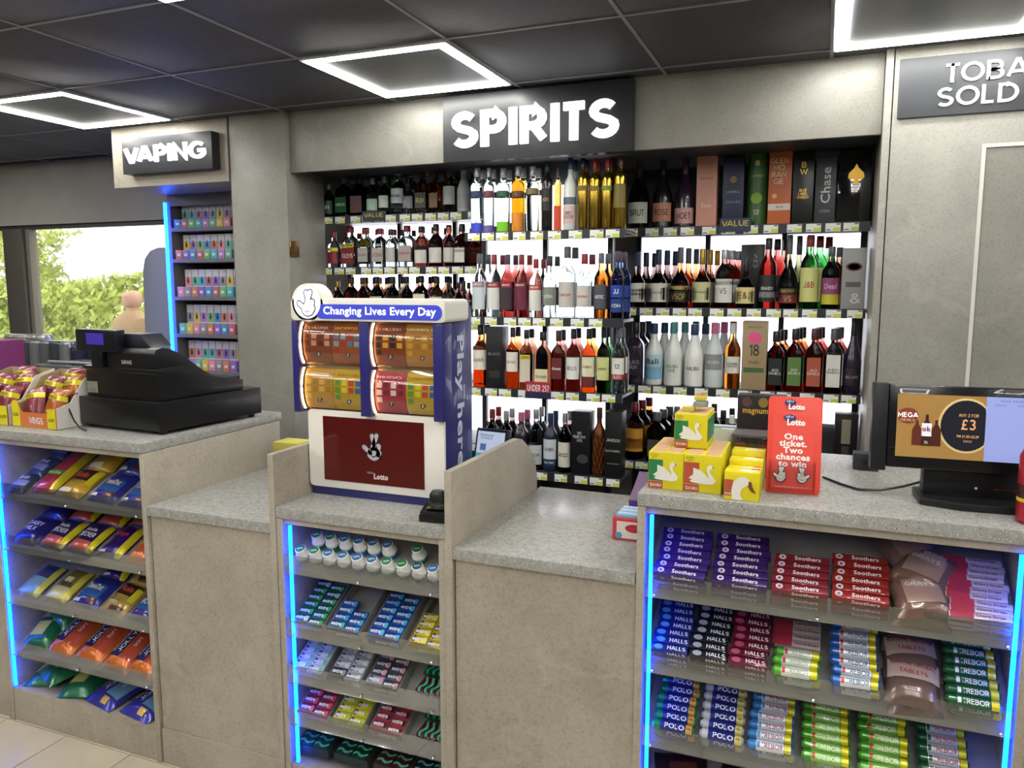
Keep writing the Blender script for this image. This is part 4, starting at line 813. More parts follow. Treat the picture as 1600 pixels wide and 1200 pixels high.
gum_tray(GX_[1]+.012, .393, '#3a3c48', '#5a6068', [('#aab0ba', '#d6dade'), ('#34353c', '#8a8e94')], 'silver and black gum pack', 'third gum shelf', rows=6)
gum_tray(GX_[2]+.004, .393, '#3c4260', '#6a6478', [('#4c4c5c', '#d89aa8'), ('#9aa0b0', '#d890a4')], 'grey gum pack with pink leaf', 'third gum shelf', rows=6)
gum_tray(GX_[0]+.018, .255, '#9c2a40', '#84404c', [('#a02c44', '#d05a68'), ('#8a2438', '#c86474')], 'crimson gum pack', 'fourth gum shelf', rows=6)
gum_tray(GX_[1]+.020, .255, '#c9bc2c', '#b5aa40', [('#cfc22c', '#a8c040'), ('#c4b828', '#9ab43c')], 'lemon yellow gum pack', 'fourth gum shelf', rows=6)
gum_tray(GX_[2]+.016, .255, '#b03a48', '#944a50', [('#b43e4c', '#3a2028'), ('#a83444', '#3a2028')], 'strawberry red gum pack', 'fourth gum shelf', rows=6)
for sh, zb in (('third', .393), ('fourth', .255)):
    for k in range(5):
        u = CX0 + .452 + .020*k
        if u > CX1 - .022: continue
        gum(slope(u, .052, .003, zb, PI/2 - .25), '#5a1c2a', '#4ac09a', 'dark red gum pack with mint wave, %s in the front row, %s gum shelf' % (ORD[k], sh), 'wave gum packs standing in rows', 'wave')
        gum(slope(u, .112, .003, zb, PI/2 - .25), '#1c5a48', '#4ac09a', 'dark green gum pack with mint wave, %s in the back row, %s gum shelf' % (ORD[k], sh), 'wave gum packs standing in rows', 'wave')
for q, (x, c1, lb) in enumerate([(CX0+.070, '#12504e', 'teal wave gum pack'), (CX0+.210, '#123c30', 'dark green wave gum pack'), (CX0+.350, '#4a1a26', 'maroon wave gum pack'), (CX0+.475, '#1c2a40', 'navy wave gum pack')]):
    zt_ = .148
    if q != 3:
        o = ob('gum_tray', tray_mesh(.116, .19, .036, mat('#14282a', .5), mat('#3a3c3c', .6)), None, M=Matrix.Translation((x, YF + .035, zt_)) @ Matrix.Rotation(.2, 4, 'X'))
        tag(o, lb + ' tray on the bottom deck', 'tray', 'gum trays on the gum shelves')
    for c in range(2):
        for r in range(5 if q != 3 else 3):
            M = Matrix.Translation((x, YF + .035, zt_)) @ Matrix.Rotation(.2, 4, 'X') @ Matrix.Translation(((c-.5)*(PW+.002), .016 + r*.026, .026))
            gum(M, c1, '#5ab89c', '%s, %s column, %s from the front, bottom gum deck' % (lb, ('left', 'right')[c], ORD[r]), 'wave gum packs in trays', 'wave')

# mints and throat sweets
STK = {}
def stick(M, L, base, prints, label, group, d=.021, h=.017, cat='sweet pack'):
    o = ob('sweet_pack', boxm(L, d, h, foil(base, .32), .002), None, M=M)
    for (kind, x, y, w_, hh, arg, c) in prints:
        if kind == 't': ob('lettering', text(arg, w_, hh, mat(c, .4), .022), o, (x, y, h + .0012)); ob('lettering', text(arg, w_, hh*.85, mat(c, .4), .022, up=True), o, (x, -d/2 - .0012, h/2))
        else:
            k = (kind, w_, hh, c)
            if k not in STK: STK[k] = MB().box(-w_/2, w_/2, -hh/2, hh/2, 0, .0006).mesh('print', mat(c, .4), smooth=False) if kind == 'r' else MB().prism(ell(0, 0, w_/2, hh/2, 14), 0, .0006, 'Z').mesh('print', mat(c, .4), smooth=False)
            ob('printed_panel', STK[k], o, (x, y, h))
    return tag(o, label, cat, group)
rollm = {}
def roll(M, L, base, band, tag_c, word, wc, label, group, r=.0125, emblem=None, sub=None):
    k = (L, base)
    if k not in rollm:
        mb = MB(); secs = [(-L/2, r*.55, r*.55, 2), (-L/2+.004, r*.8, r*.8, 2), (-L/2+.006, r, r, 2), (L/2-.006, r, r, 2), (L/2-.004, r*.8, r*.8, 2), (L/2, r*.55, r*.55, 2)]
        mb.loft(secs, 14); mb.v = [(z, y, x + r) for x, y, z in mb.v]; rollm[k] = mb.mesh('mint_roll', foil(base, .25))
    o = ob('mint_roll', rollm[k], None, M=M)
    def wrap(x0, x1, c, a=1.35, lift=.0004):
        kk = (round(x0, 4), round(x1, 4), c, a)
        if kk not in rollm:
            n = 10; rr = r + lift; vs = []
            for i in range(n+1):
                t = -a + 2*a*i/n - .35; vs += [(x0, rr*math.sin(t), r + rr*math.cos(t)), (x1, rr*math.sin(t), r + rr*math.cos(t))]
            rollm[kk] = MB().add(vs, [(2*i, 2*i+1, 2*i+3, 2*i+2) for i in range(n)]).mesh('wrapper_print', foil(c, .35))
        return rollm[kk]
    ob('wrapper_print', wrap(-L*.30, L*.30, band), o)
    if tag_c: ob('price_flash', wrap(L*.31, L*.45, tag_c, 1.0), o)
    def bent(word, w_, hh, c, cx, cy):
        kk = (word, w_, hh, c, cx, cy)
        if kk not in rollm:
            me = text(word, w_, hh, mat(c, .4), .025).copy(); rr = r + .0012
            for v in me.vertices: t = (v.co.y + cy)/rr - .35; v.co = (v.co.x + cx, rr*math.sin(t), r + rr*math.cos(t))
            rollm[kk] = me
        return rollm[kk]
    ob('lettering', bent(word, L*.46, .0125, wc, L*.04, 0), o)
    if emblem: ob('emblem', wrap(-L*.285, -L*.285 + .007, emblem, .5, .0009), o)
    if sub: ob('lettering', bent(sub, L*.10, .007, '#2a2a1c', L*.38, 0), o)
    return tag(o, label, 'mint roll', group)
GM = 'packs on the throat sweet and mint shelves'
SOO = lambda b: [('t', .012, 0, .058, .012, 'Soothers', '#e6dede'), ('d', -.044, 0, .016, .015, '', '#d8ccd6'), ('d', -.044, 0, .008, .008, '', b)]
def pile(zb, x, L, n, base, prints, lb, sh, under=2, d=.021, h=.017, jit=.004):
    """a heap of stick packs climbing the slope, with a layer underneath at the front"""
    for k in range(n):
        M = slope(x + random.uniform(-jit, jit), .016 + k*(d + .002), .004 + (h + .001)*under, zb, random.uniform(-.03, .03))
        stick(M, L, base, prints, '%s, %s up the heap, %s mint shelf' % (lb, ORD[k], sh), GM, d, h)
    for k in range(under):
        stick(slope(x, .014, .002 + (h + .0008)*k, zb), L, base, prints, '%s under the heap, layer %s, %s mint shelf' % (lb, ORD[k], sh), GM, d, h)
u0 = RX0 + .02
pile(.834, u0 + .078, .125, 7, '#3a2072', SOO('#3a2072'), 'violet throat sweet pack by light strip', 'top')
pile(.834, u0 + .215, .125, 7, '#381a64', SOO('#381a64'), 'violet throat sweet pack, second heap', 'top')
pile(.834, u0 + .350, .122, 5, '#80222e', SOO('#80222e'), 'wine red throat sweet pack', 'top')
pile(.834, u0 + .480, .118, 6, '#8e221e', SOO('#8e221e'), 'scarlet throat sweet pack', 'top')
CHD = [('r', -.035, 0, .045, .019, '', '#a83246'), ('t', .02, 0, .055, .009, 'Cherry Drops', '#7a2a3c')]
pile(.834, u0 + .715, .120, 10, '#cfc3cc', CHD, 'white and cherry pink stick pack', 'top', d=.016, h=.013)
for k, (dx, v, dz, rz, lb) in enumerate([(0, .06, .03, .2, 'front of'), (.01, .13, .04, -.4, 'middle of'), (-.02, .20, .036, .5, 'back of'), (.0, .05, .004, 0, 'bottom of')]):
    bag(slope(u0 + .602 + dx, v, dz, .834, rz), 'brownbag', 'clear bag of brown sweets at the %s the heap, top mint shelf' % lb, GM)
HAL = lambda c: [('t', .018, 0, .044, .011, 'HALLS', '#e8e8ee'), ('d', -.026, 0, .022, .015, '', c)]
pile(.637, u0 + .058, .088, 9, '#15257a', HAL('#4a94b8'), 'royal blue menthol stick pack', 'second')
pile(.637, u0 + .150, .088, 9, '#15181f', HAL('#9a9ea6'), 'black menthol stick pack', 'second')
pile(.637, u0 + .242, .088, 9, '#66102e', HAL('#a84a68'), 'berry red menthol stick pack', 'second')
def rolls(zb, x, L, n, args, lb, sh, r=.0125, under=1, **kw):
    for k in range(n):
        roll(slope(x + random.uniform(-.003, .003), .018 + k*.0262, .004 + .024*under, zb, random.uniform(-.03, .03)), L, *args, '%s, %s up the heap, %s mint shelf' % (lb, ORD[k], sh), GM, r, **kw)
    if under: roll(slope(x + .004, .016, .001, zb), L, *args, '%s under the heap, %s mint shelf' % (lb, sh), GM, r, **kw)
rolls(.637, u0 + .352, .105, 3, ('#5fae3a', '#dfe4d8', '#dfd024', 'TREBOR', '#a8a8a0'), 'pale green and white mint roll', 'second', emblem='#b8323a')
for k in range(4):
    stick(slope(u0 + .350, .105 + k*.02, .022, .637, .02*k), .105, '#cfc3c4', CHD, 'cherry stick pack lying behind the mint rolls, %s back, second mint shelf' % ORD[k], GM, .018, .014)
rolls(.637, u0 + .478, .105, 7, ('#2f66b8', '#dfe4ea', '#dfcf24', 'TREBOR', '#35508c'), 'blue and white mint roll', 'second', emblem='#b8323a')
for k, (v, dz, rz) in enumerate([(.05, .03, -.05), (.115, .032, .1), (.18, .034, -.1), (.045, .002, .1)]):
    bag(slope(u0 + .598, v, dz, .637, rz), 'gray', 'pink and white herbal tablet bag, %s in the heap, second mint shelf' % ORD[k], GM)
rolls(.637, u0 + .715, .108, 7, ('#1d5a34', '#20603a', '#dccb22', 'TREBOR', '#e6e6e0'), 'dark green mint roll', 'second', emblem='#dfe6e0')
rolls(.439, u0 + .070, .105, 8, ('#1c8a54', '#1f2c84', '#d89a4a', 'POLO', '#e8e8ee'), 'green ended ring mint roll', 'third', sub='60p')
rolls(.439, u0 + .185, .105, 8, ('#c4c6c8', '#1c2a80', '#d8cc6a', 'POLO', '#eeeeF2'), 'silver ended ring mint roll', 'third', sub='60p')
rolls(.439, u0 + .302, .105, 8, ('#3a80c4', '#dfe4ea', '#dfcf24', 'TREBOR', '#a03a54'), 'sky blue and white mint roll', 'third', emblem='#4a90cc')
rolls(.439, u0 + .425, .108, 9, ('#52a02c', '#8cc85a', '#e0d420', 'TREBOR', '#f0f0e4'), 'lime green mint roll, first column', 'third', emblem='#b8323a')
rolls(.439, u0 + .548, .108, 9, ('#4a9a2a', '#86c052', '#e0d420', 'TREBOR', '#f0f0e4'), 'lime green mint roll, second column', 'third', emblem='#b8323a')
rolls(.439, u0 + .672, .105, 8, ('#1d5a38', '#c8d0c8', '#dccb22', 'TREBOR', '#b8424a'), 'dark green and white mint roll', 'third', emblem='#1d5a38')
for k in range(5): bag(slope(u0 + .08 + .155*k, .10, .004, .240, .2*(-1)**k), 'darkbag', 'dark red sweet bag, %s along the lowest mint shelf' % ORD[k], GM)

# ------------------------------------------------------------------ lottery stand
def hand(par, x, y, z, s_, up=True, ol=NAVY, fillm=WHITE, flip=1):
    """crossed-fingers hand mark: dark outline, white hand, smile"""
    def cap_(x0, y0, x1, y1, r):
        a = math.atan2(y1-y0, x1-x0); return [(x1 + r*math.cos(a-PI/2 + PI*i/8), y1 + r*math.sin(a-PI/2 + PI*i/8)) for i in range(9)] + [(x0 + r*math.cos(a+PI/2 + PI*i/8), y0 + r*math.sin(a+PI/2 + PI*i/8)) for i in range(9)]
    segs = [(-.02, -.02, .16, .46, .085), (.10, 0, -.02, .44, .085), (-.1, -.18, -.36, .02, .08), (.2, -.05, .24, .08, .10), (.22, -.22, .26, -.16, .10)]
    for g_, (m_, k) in enumerate(((ol, .05), (fillm, 0))):
        mb = MB()
        for (a, b, c, d, r) in segs: mb.prism([(flip*p*s_, q*s_) for p, q in cap_(a, b, c, d, r + k)], -.0006*(g_+1), -.0006*g_, 'Y')
        mb.prism([(flip*p*s_, q*s_) for p, q in ell(.04, -.2, .27+k, .25+k, 20)], -.0006*(g_+1), -.0006*g_, 'Y')
        ob('hand_outline' if g_ == 0 else 'hand_mark', mb.mesh('hand_mark', m_, smooth=False), par, (x, y, z))
    sm = MB(); P = [(.02 + .14*math.cos(a), -.18 + .14*math.sin(a)) for a in [PI*1.1 + PI*.75*i/8 for i in range(9)]]; Q = [(.02 + .12*math.cos(a), -.17 + .12*math.sin(a)) for a in [PI*1.1 + PI*.75*i/8 for i in range(9)]]
    sm.prism([(flip*p*s_, q*s_) for p, q in P + Q[::-1]], -.0018, -.0012, 'Y'); ob('smile_line', sm.mesh('smile_line', ol, smooth=False), par, (x, y, z))
LY = 2.010
lot = empty('lottery_stand', (-1.25, LY, ZM + .0005)); lz = lambda z: z - ZM
def lp(name, mb, m, bev=0., par=lot, sm=True): return ob(name, mb.mesh(name, m, bev, sm), par)
NAV = mat('#23246e', .35, 0, 0, .3)
lp('cabinet', MB().prism([(.006, 0), (.19, 0), (.19, lz(1.53)), (.17, lz(1.552)), (.03, lz(1.552)), (.03, .29), (.006, .27)], -.238, .238, 'X'), NAV, .003)
lp('front_panel', MB().prism(rrect(.478, .245, .014, 4, -.002, .150), -.004, .006), mat('#e6e2da', .4), .0015)
scr = lp('screen', MB().box(-.184, .170, -.006, -.004, .052, .254), mat('#4a0d0c', .12, 0, .25, .5))
hand(scr, -.005, -.0062, .165, .085, ol=mat('#2a1012'), fillm=mat('#b8aeb6'))
ob('lettering', text('Lotto', .050, .018, mat('#c9b4b4', .4, 0, .2), .05, up=True), scr, (.022, -.0075, .078)); ob('lettering', text('NEW', .022, .007, mat('#b8a4b0'), .02, up=True), scr, (-.016, -.0075, .088))
for nm, x, w_ in (('left', -.262, .022), ('mid', -.013, .034), ('right', .232, .032)):
    lp('ticket_rail', MB().box(x-w_/2, x+w_/2, -.030, .03, lz(1.212), lz(1.496)), NAV, .003)
lp('back_plate', MB().box(-.25, .22, .022, .03, lz(1.215), lz(1.496)), mat('#c9b48a', .5))
hdr = lp('header', MB().prism(rrect(.528, .066, .014, 4, -.004, lz(1.531)), -.036, .12), mat('#e2dfd6', .4), .002)
lp('round_crest', MB().prism(ell(-.206, lz(1.552), .058, .058, 32), -.036, .02), mat('#e2dfd6', .4), .002, hdr)
lp('round_crest', MB().prism(ell(-.206, lz(1.552), .048, .048, 32), -.0375, -.036), mat('#f4f4f8', .3, 0, .9), 0, hdr)
hand(hdr, -.206, -.0378, lz(1.548), .078, ol=mat('#5a5c78'), fillm=mat('#f4f4f8', .3, 0, .9))
lp('text_panel', MB().prism(rrect(.425, .044, .020, 6, .038, lz(1.526)), -.0370, -.036), mat('#3a44b4', .3, 0, .5), 0, hdr)
ob('lettering', text('Changing Lives Every Day', .380, .031, mat('#f6f6fa', .4, 0, .9), .02, up=True), hdr, (.042, -.0378, lz(1.526)))
ob('lettering', text('Play here', .40, .062, mat('#c2c4dc', .4), .03), lot, (.2395, .098, lz(1.255)), M=Matrix.Translation((.2395, .098, lz(1.255))) @ Matrix(((0, 0, 1, 0), (0, 1, 0, 0), (-1, 0, 0, 0), (0, 0, 0, 1))))
tag(lot, 'navy and white lottery stand with scratch cards and a dark red screen', 'lottery stand')
def arcY(z, zc, hh, d): u = (z - zc)/hh; return -d*math.sqrt(max(0, 1 - u*u*.92))
TK = [('#8a4a34', '£3 MILLION', '#e0c8b8'), ('#a05a3a', 'JACKPOT', '#e8b040'), ('#8a4432', '£1 MILLION', '#e0c8b8'), ('#b98a34', 'MONOPOLY', '#e6dcc0'), ('#c09a48', '£100000', '#efe6cc'), ('#c0a832', 'CASHWORD', '#8a3a2a'), ('#a83a54', 'BINGO', '#f0dcdc'), ('#c2aa30', 'CASHWORD', '#8a3a2a')]
PATC = [['#6a3424', '#d0a090'], ['#5a82a8', '#8ab0c8', '#b03a3a'], ['#2a2420', '#e0b040'], ['#d0a850', '#a87a28'], ['#d8b868', '#a88a3a'], ['#5a9a40', '#d8d23a', '#c04a3a', '#3a6ab0'], ['#e8d8dc', '#7a2038'], ['#5a9a40', '#d8d23a', '#c04a3a', '#3a6ab0']]
def curved(x0, x1, z0, z1, zc, hh, d, m, n=10, lift=0.):
    vs = []
    for i in range(n+1):
        z = z0 + (z1-z0)*i/n; y = arcY(z, zc, hh, d) - lift; vs += [(x0, y, z), (x1, y, z)]
    return MB().add(vs, [(2*i, 2*i+1, 2*i+3, 2*i+2) for i in range(n)]).mesh('curved_card', m)
for k in range(8):
    colx, rowz, half = (k // 2) % 2, k // 4, k % 2
    xa = (-.248, .006)[colx] + half*.106; zc = (1.428, 1.286)[rowz]; hh = .066; d = .030
    base, word, wc = TK[k]; rr = random.Random(k)
    t = ob('scratch_card', curved(-.052, .052, -.062, .062, 0, hh, d, mat(base, .35, 0, .12)), None, (-1.25 + xa + .056, LY + .018, zc + .0005))  # card and its prints glow faintly in place of the tubes' warm light
    ob('lettering', text(word, .085, .011, mat(wc, .4, 0, .2), .02, up=True), t, (0, arcY(.047, 0, hh, d) - .010, .047), (.55, 0, 0))
    for q in range(9):
        cx = -.036 + .024*(q % 4); cz = .022 - .022*(q // 4)
        ob('game_panel', curved(cx-.009, cx+.009, cz-.008, cz+.008, 0, hh, d, mat(PATC[k][q % len(PATC[k])], .4, 0, .15), 3, .0012), t)
    ob('number_disc', poly(ell(0, 0, .0085, .0085, 16), mat('#17142c', .4)), t, (.004, arcY(-.03, 0, hh, d) - .002, -.034), (-.4, 0, 0))
    ob('lettering', text(str(k+1), .006, .010, WHITE, .02, up=True), t, (.004, arcY(-.03, 0, hh, d) - .0036, -.034), (-.4, 0, 0))
    tag(t, 'curved lottery scratch card %s behind the clear cover, numbered %s, %s tint' % (('upper', 'lower')[rowz], 'one two three four five six seven eight'.split()[k], ['rust red', 'rust and blue', 'brown and red', 'gold', 'pale gold', 'yellow patterned', 'crimson', 'yellow and green'][k]), 'scratch card', 'scratch cards in the lottery stand')
for colx in range(2):
    for rowz in range(2):
        x0 = (-.251, .004)[colx]; x1 = x0 + (.221, .212)[colx]; zc = lz((1.428, 1.286)[rowz])
        ob('clear_cover', curved(x0, x1, zc-.068, zc+.068, zc, .071, .034, clear('#fff6ea', .05, .97), 12), lot, (0, .014, 0))
        P = [(x0 + .003, arcY(z, 0, .070, .033) + .012, zc + z) for z in [-.064 + .128*i/10 for i in range(11)]]
        ob('light_tube', MB().tube(P, .003, 6).mesh('light_tube', LED_WARM), lot)
# card reader on a stand
cr = empty('card_reader', (-.982, 1.925, ZM + .0005), .12)
ob('stand', MB().box(-.05, .05, -.055, .03, 0, .022).mesh('stand', BLACK, .005), cr)
ob('keypad', MB().prism([(-.055, .022), (-.055, .030), (.0, .046), (.0, .022)], -.046, .046, 'X').mesh('keypad', mat('#15161a', .25), .003), cr)
ob('screen', MB().box(-.03, .03, -.05, -.012, .0385, .0395).mesh('screen', mat('#3a3420', .15, .3), 0), cr)
ob('back_pod', MB().loft([(.022, .028, .020, 2.5), (.060, .026, .018, 2.5), (.072, .018, .012, 2.2)], 16, cx=-.02, cy=.026).mesh('back_pod', BLACK), cr)
ob('side_pod', MB().box(.018, .046, .0, .035, .022, .062).mesh('side_pod', BLACK, .003), cr)
tag(cr, 'black card reader on the lottery stand worktop', 'card reader')
# tablet terminal behind the divider
td = empty('terminal', (-1.02, 2.36, ZM + .0005), -.12)
tx = Matrix.Translation((0, 0, .105)) @ Matrix.Rotation(math.radians(-14), 4, 'X')
ob('casing', MB().box(-.062, .062, 0, .025, -.075, .075).mesh('casing', mat('#1c2436', .3), .004), td, M=tx)
ts = ob('screen', MB().box(-.054, .050, -.001, 0, -.062, .064).mesh('screen', mat('#c4cfe8', .3, 0, .45)), td, M=tx)
ob('banner', MB().box(-.054, .050, -.002, -.001, -.045, -.010).mesh('banner', mat('#4ab0c4', .3, 0, .4)), ts)
ob('icon', MB().box(-.04, -.018, -.002, -.001, .0, .022).mesh('icon', mat('#5a7ab0', .3, 0, .3)), ts)
ob('lettering', text('National\nLottery', .05, .020, mat('#7a88b0'), .01, up=True), ts, (-.018, -.0022, .046)); ob('foot', MB().box(-.05, .05, .03, .10, 0, .05).mesh('foot', mat('#1c2030', .4), .006), td)
tag(td, 'tilted tablet terminal with a pale screen behind the lottery stand', 'terminal')
# yellow box behind the other divider
yb_ = empty('yellow_box', (-1.905, 2.46, ZL + .0005)); ob('carton', MB().box(-.055, .055, -.045, .045, 0, .08).mesh('carton', mat('#c9bd4a', .5), .002), yb_); ob('lid', MB().box(-.057, .057, -.047, .047, .0805, .108).mesh('lid', mat('#d2c65c', .5), .002), yb_)
tag(yb_, 'yellow carton tucked behind the low worktop', 'box')

# ------------------------------------------------------------------ till
till = empty('cash_register', (-2.262, 1.975, ZH + .0005), math.radians(-4.5))
def tp(name, mb, m, bev=.003, par=till, sm=True): return ob(name, mb.mesh(name, m, bev, sm), par)
TB = mat('#07070a', .34, 0, 0, .1); TB2 = mat('#09090d', .38)
dr = tp('cash_drawer', MB().box(-.205, .205, 0, .47, .012, .112), TB)
for x in (-.18, .18):
    for y in (.03, .44): tp('foot', MB().loft([(0, .012, .012, 2), (.0125, .012, .012, 2)], 12, cx=x, cy=y), BLACK, 0)
bd = tp('body', MB().prism([(.02, .113), (.02, .205), (.008, .213), (.008, .222), (.12, .228), (.22, .185), (.40, .150), (.40, .113)], -.185, .185, 'X'), TB)
hs = tp('housing', MB().prism([(.012, .222), (.012, .275), (.02, .29), (.045, .295), (.075, .290), (.12, .270), (.17, .235), (.22, .200), (.26, .178), (.26, .16), (.12, .16)], -.06, .183, 'X'), TB2, .004)
ob('lettering', text('SAM4S', .052, .014, mat('#c4c6ca', .4), .02, up=True), hs, (.045, .0105, .243))
tp('keyboard', MB().box(-.17, .17, .26, .39, .150, .163), DARK)
tp('printer_cover', MB().prism([(-.05, .295), (-.05, .325), (-.035, .338), (.08, .338), (.13, .295)], .04, .13, 'Y'), mat('#20232b', .4), .003)
cd_ = tp('customer_display', MB().box(-.195, .015, -.005, .035, .275, .352), mat('#15161b', .25), .005)
ob('display_window', MB().box(-.135, -.045, -.007, -.005, .300, .340).mesh('display_window', mat('#3a2c90', .2, 0, .35)), cd_)
tp('display_post', MB().box(-.125, -.065, .0, .035, .222, .2745), TB)
st = ob('asset_sticker', MB().box(-.180, -.125, -.001, 0, .125, .165).mesh('asset_sticker', mat('#7c8270', .5)), till, (0, .0195, 0))
ob('lettering', text('NO 12', .03, .008, mat('#30342c'), .01, up=True), st, (-.15, -.0016, .135))
tag(till, 'black cash register on a wide cash drawer', 'cash register')
tag(ob('till_cable', MB().tube([(-2.47, 1.99, 1.222), (-2.49, 1.97, 1.215), (-2.475, 1.955, 1.17), (-2.44, 1.945, 1.13), (-2.40, 1.935, 1.108), (-2.36, 1.925, 1.105)], .0028, 6).mesh('till_cable', BLACK)), 'thin black cable hanging from the till onto the worktop', 'cable')
# snack trays with open fronts
def snack_tray(x, y, rz, c1, kind, word, lb, mult):
    t = empty('snack_tray', (x, y, ZH + .0005), rz); cb = mat('#a8916c', .7)
    ob('base_board', MB().box(-.115, .115, 0, .20, 0, .003).mesh('base_board', cb), t)
    fr = ob('front_board', MB().prism([(-.115, .003), (.115, .003), (.115, .075), (.080, .075), (.070, .055), (-.062, .055), (-.078, .075), (-.085, .098), (-.105, .098), (-.115, .09)], 0, .003, 'Y').mesh('front_board', mat(c1, .5)), t)
    ob('price_panel', MB().prism([(-.113, .004), (-.072, .004), (-.072, .070), (-.085, .094), (-.104, .094), (-.113, .085)], -.001, 0, 'Y').mesh('price_panel', mat('#e0d21e', .5)), fr)
    ob('price_panel', MB().box(.072, .113, -.001, 0, .004, .073).mesh('price_panel', mat('#e0d21e', .5)), fr)
    ob('lettering', text(word, .075, .028, WHITE, .03, up=True), fr, (.012, -.0014, .028)); ob('lettering', text('£1.25', .03, .012, BLACK, .02, up=True), fr, (-.093, -.0018, .045)); ob('lettering', text('£1.25', .03, .012, BLACK, .02, up=True), fr, (.093, -.0018, .035))
    for s_ in (-1, 1): ob('side_board', MB().prism([(.003, .003), (.2, .003), (.2, .19), (.12, .17), (.06, .09), (.003, .075)], s_*.1135-.0015, s_*.1135+.0015, 'X').mesh('side_board', [mat('#d8d4cc', .6) if s_ > 0 else cb]), t)
    ob('back_board', MB().box(-.112, .112, .197, .20, .003, .19).mesh('back_board', cb), t)
    tag(t, lb, 'tray', 'snack trays by the till')
    for k, (dx, dy, zz, tl_) in enumerate([(-.055, .055, .06, .25), (.052, .06, .062, -.12), (-.05, .12, .10, -.1), (.056, .125, .105, .15), (0, .165, .125, .05)]):
        M = Matrix.Translation((x, y, ZH)) @ Matrix.Rotation(rz, 4, 'Z') @ Matrix.Translation((dx, dy, zz + .012)) @ Matrix.Rotation(math.radians(72), 4, 'X') @ Matrix.Rotation(tl_, 4, 'Z')
        bag(M, kind[k % 2], '%s snack bag in the %s, %s' % (('orange', 'plum')[kind[k % 2] == 'wings_p'], mult, ['front corner', 'front by the price panel', 'middle', 'middle by the till side', 'back'][k]), 'snack bags in the trays', 'snack_bag', 'snack bag')
snack_tray(-2.590, 1.905, -.03, '#d2763a', ('wings_p', 'wings_o'), 'WINGS', 'open cardboard snack tray with orange front beside the till', 'tray beside the till')
snack_tray(-2.835, 1.900, .02, '#7a2a4c', ('wings_p', 'wings_p'), 'WINGS', 'open cardboard snack tray with plum front at the picture edge', 'plum tray')
tallb = empty('snack_carton', (-3.225, 2.20, ZH + .0005)); ob('carton', MB().box(-.10, .10, -.08, .08, 0, .28).mesh('carton', mat('#7a2a6a', .5), .002), tallb)
ob('price_band', MB().box(-.1, .1, -.0815, -.0802, .235, .26).mesh('price_band', mat('#e0c822', .5)), tallb); ob('price_band', MB().box(-.02, .1, -.0815, -.0802, .10, .14).mesh('price_band', mat('#e0c822', .5)), tallb); ob('lettering', text('BOOM', .16, .045, WHITE, .03, up=True), tallb, (0, -.0812, .195))
tag(tallb, 'tall purple snack carton with yellow band behind the snack trays', 'carton')
# goods by the window: a low promotion table, drinks multipacks, a shopping basket
pt = empty('promotion_table', (-3.75, 3.04, 0)); ob('table_top', MB().box(-.75, .78, -.52, -.01, 1.02, 1.05).mesh('table_top', mat('#6a6a68', .5), .003), pt)
for x in (-.70, .74):
    for y in (-.48, -.05): ob('leg', MB().box(x-.02, x+.02, y-.02, y+.02, 0, 1.0195).mesh('leg', mat('#3a3a3c', .5)), pt)
tag(pt, 'grey promotion table by the window behind the snack trays', 'table')
canm = {}
def multipack(x, y, z, nx, nz, cols, r, h, lb, top):
    t = empty('drinks_multipack', (x, y, z))
    for i in range(nx):
        for k in range(nz):
            c = cols[(i + k) % len(cols)]; key = (c, r, h)
            if key not in canm: canm[key] = MB().loft([(0, r*.8, r*.8, 2), (.006, r, r, 2), (h-.012, r, r, 2), (h-.004, r*.82, r*.82, 2), (h, r*.8, r*.8, 2)], 14).mesh('can', mat(c, .3, .4))
            cc = ob('can', canm[key], t, ((i - (nx-1)/2)*2*r, 0, k*(h+.001)))
    ob('film_wrap', MB().box(-nx*r - .002, nx*r + .002, -r - .002, r + .002, -.0, nz*h + .006).mesh('film_wrap', clear('#f2f2f2', .10, .95), .008), t)
    ob('printed_band', MB().box(-nx*r - .003, nx*r + .003, -r - .0045, -r - .003, h*.25, h*.6).mesh('printed_band', mat(top, .4)), t)
    tag(t, lb, 'multipack', 'film wrapped drinks multipacks')
multipack(-4.06, 2.86, 1.0505, 4, 2, ['#a05a50', '#c07868'], .036, .125, 'film wrapped pack of red cans nearest the picture edge', '#3a4a38')
multipack(-3.75, 2.86, 1.0505, 5, 2, ['#8a8f94', '#5c6268', '#a8adb2'], .036, .135, 'film wrapped pack of silver grey cans by the window', '#4a5258')
multipack(-3.45, 2.88, 1.0505, 3, 2, ['#232c58', '#3a4470'], .036, .12, 'film wrapped pack of navy cans behind the till display', '#232c58')
multipack(-4.02, 2.965, 1.0505, 4, 2, ['#e4e2da', '#c8c4ba'], .036, .145, 'film wrapped pack of white capped bottles at the back', '#b8b4a8')
bk = empty('shopping_basket', (-3.22, 2.67, 1.0505)); G_ = mat('#5c5e62', .4)
ob('rim', ring(-.20, .20, -.13, .13, .018, .175, .19).mesh('rim', G_, .003), bk)
for s_ in (-1, 1):
    for k in range(14): ob('slat', MB().box(-.185 + .028*k, -.176 + .028*k, s_*.125-.002, s_*.125+.002, .03, .1745).mesh('slat', G_) if (s_, k) == (-1, 0) else bpy.data.meshes['slat'], bk, (.028*k if False else 0, 0, 0)) if k == 0 else None
bsl = MB().box(-.004, .004, -.002, .002, .03, .1745).mesh('slat', G_)
for o in [c for c in bk.children if c.name.startswith('slat')]: bpy.data.objects.remove(o)
for s_ in (-1, 1):
    for k in range(14): ob('slat', bsl, bk, (-.18 + .0277*k, s_*.120, 0))
    for k in range(8): ob('slat', bsl, bk, (s_*.188, -.10 + .0286*k, 0), (0, 0, PI/2))
ob('bottom', MB().box(-.19, .19, -.122, .122, 0, .03).mesh('bottom', G_, .003), bk)
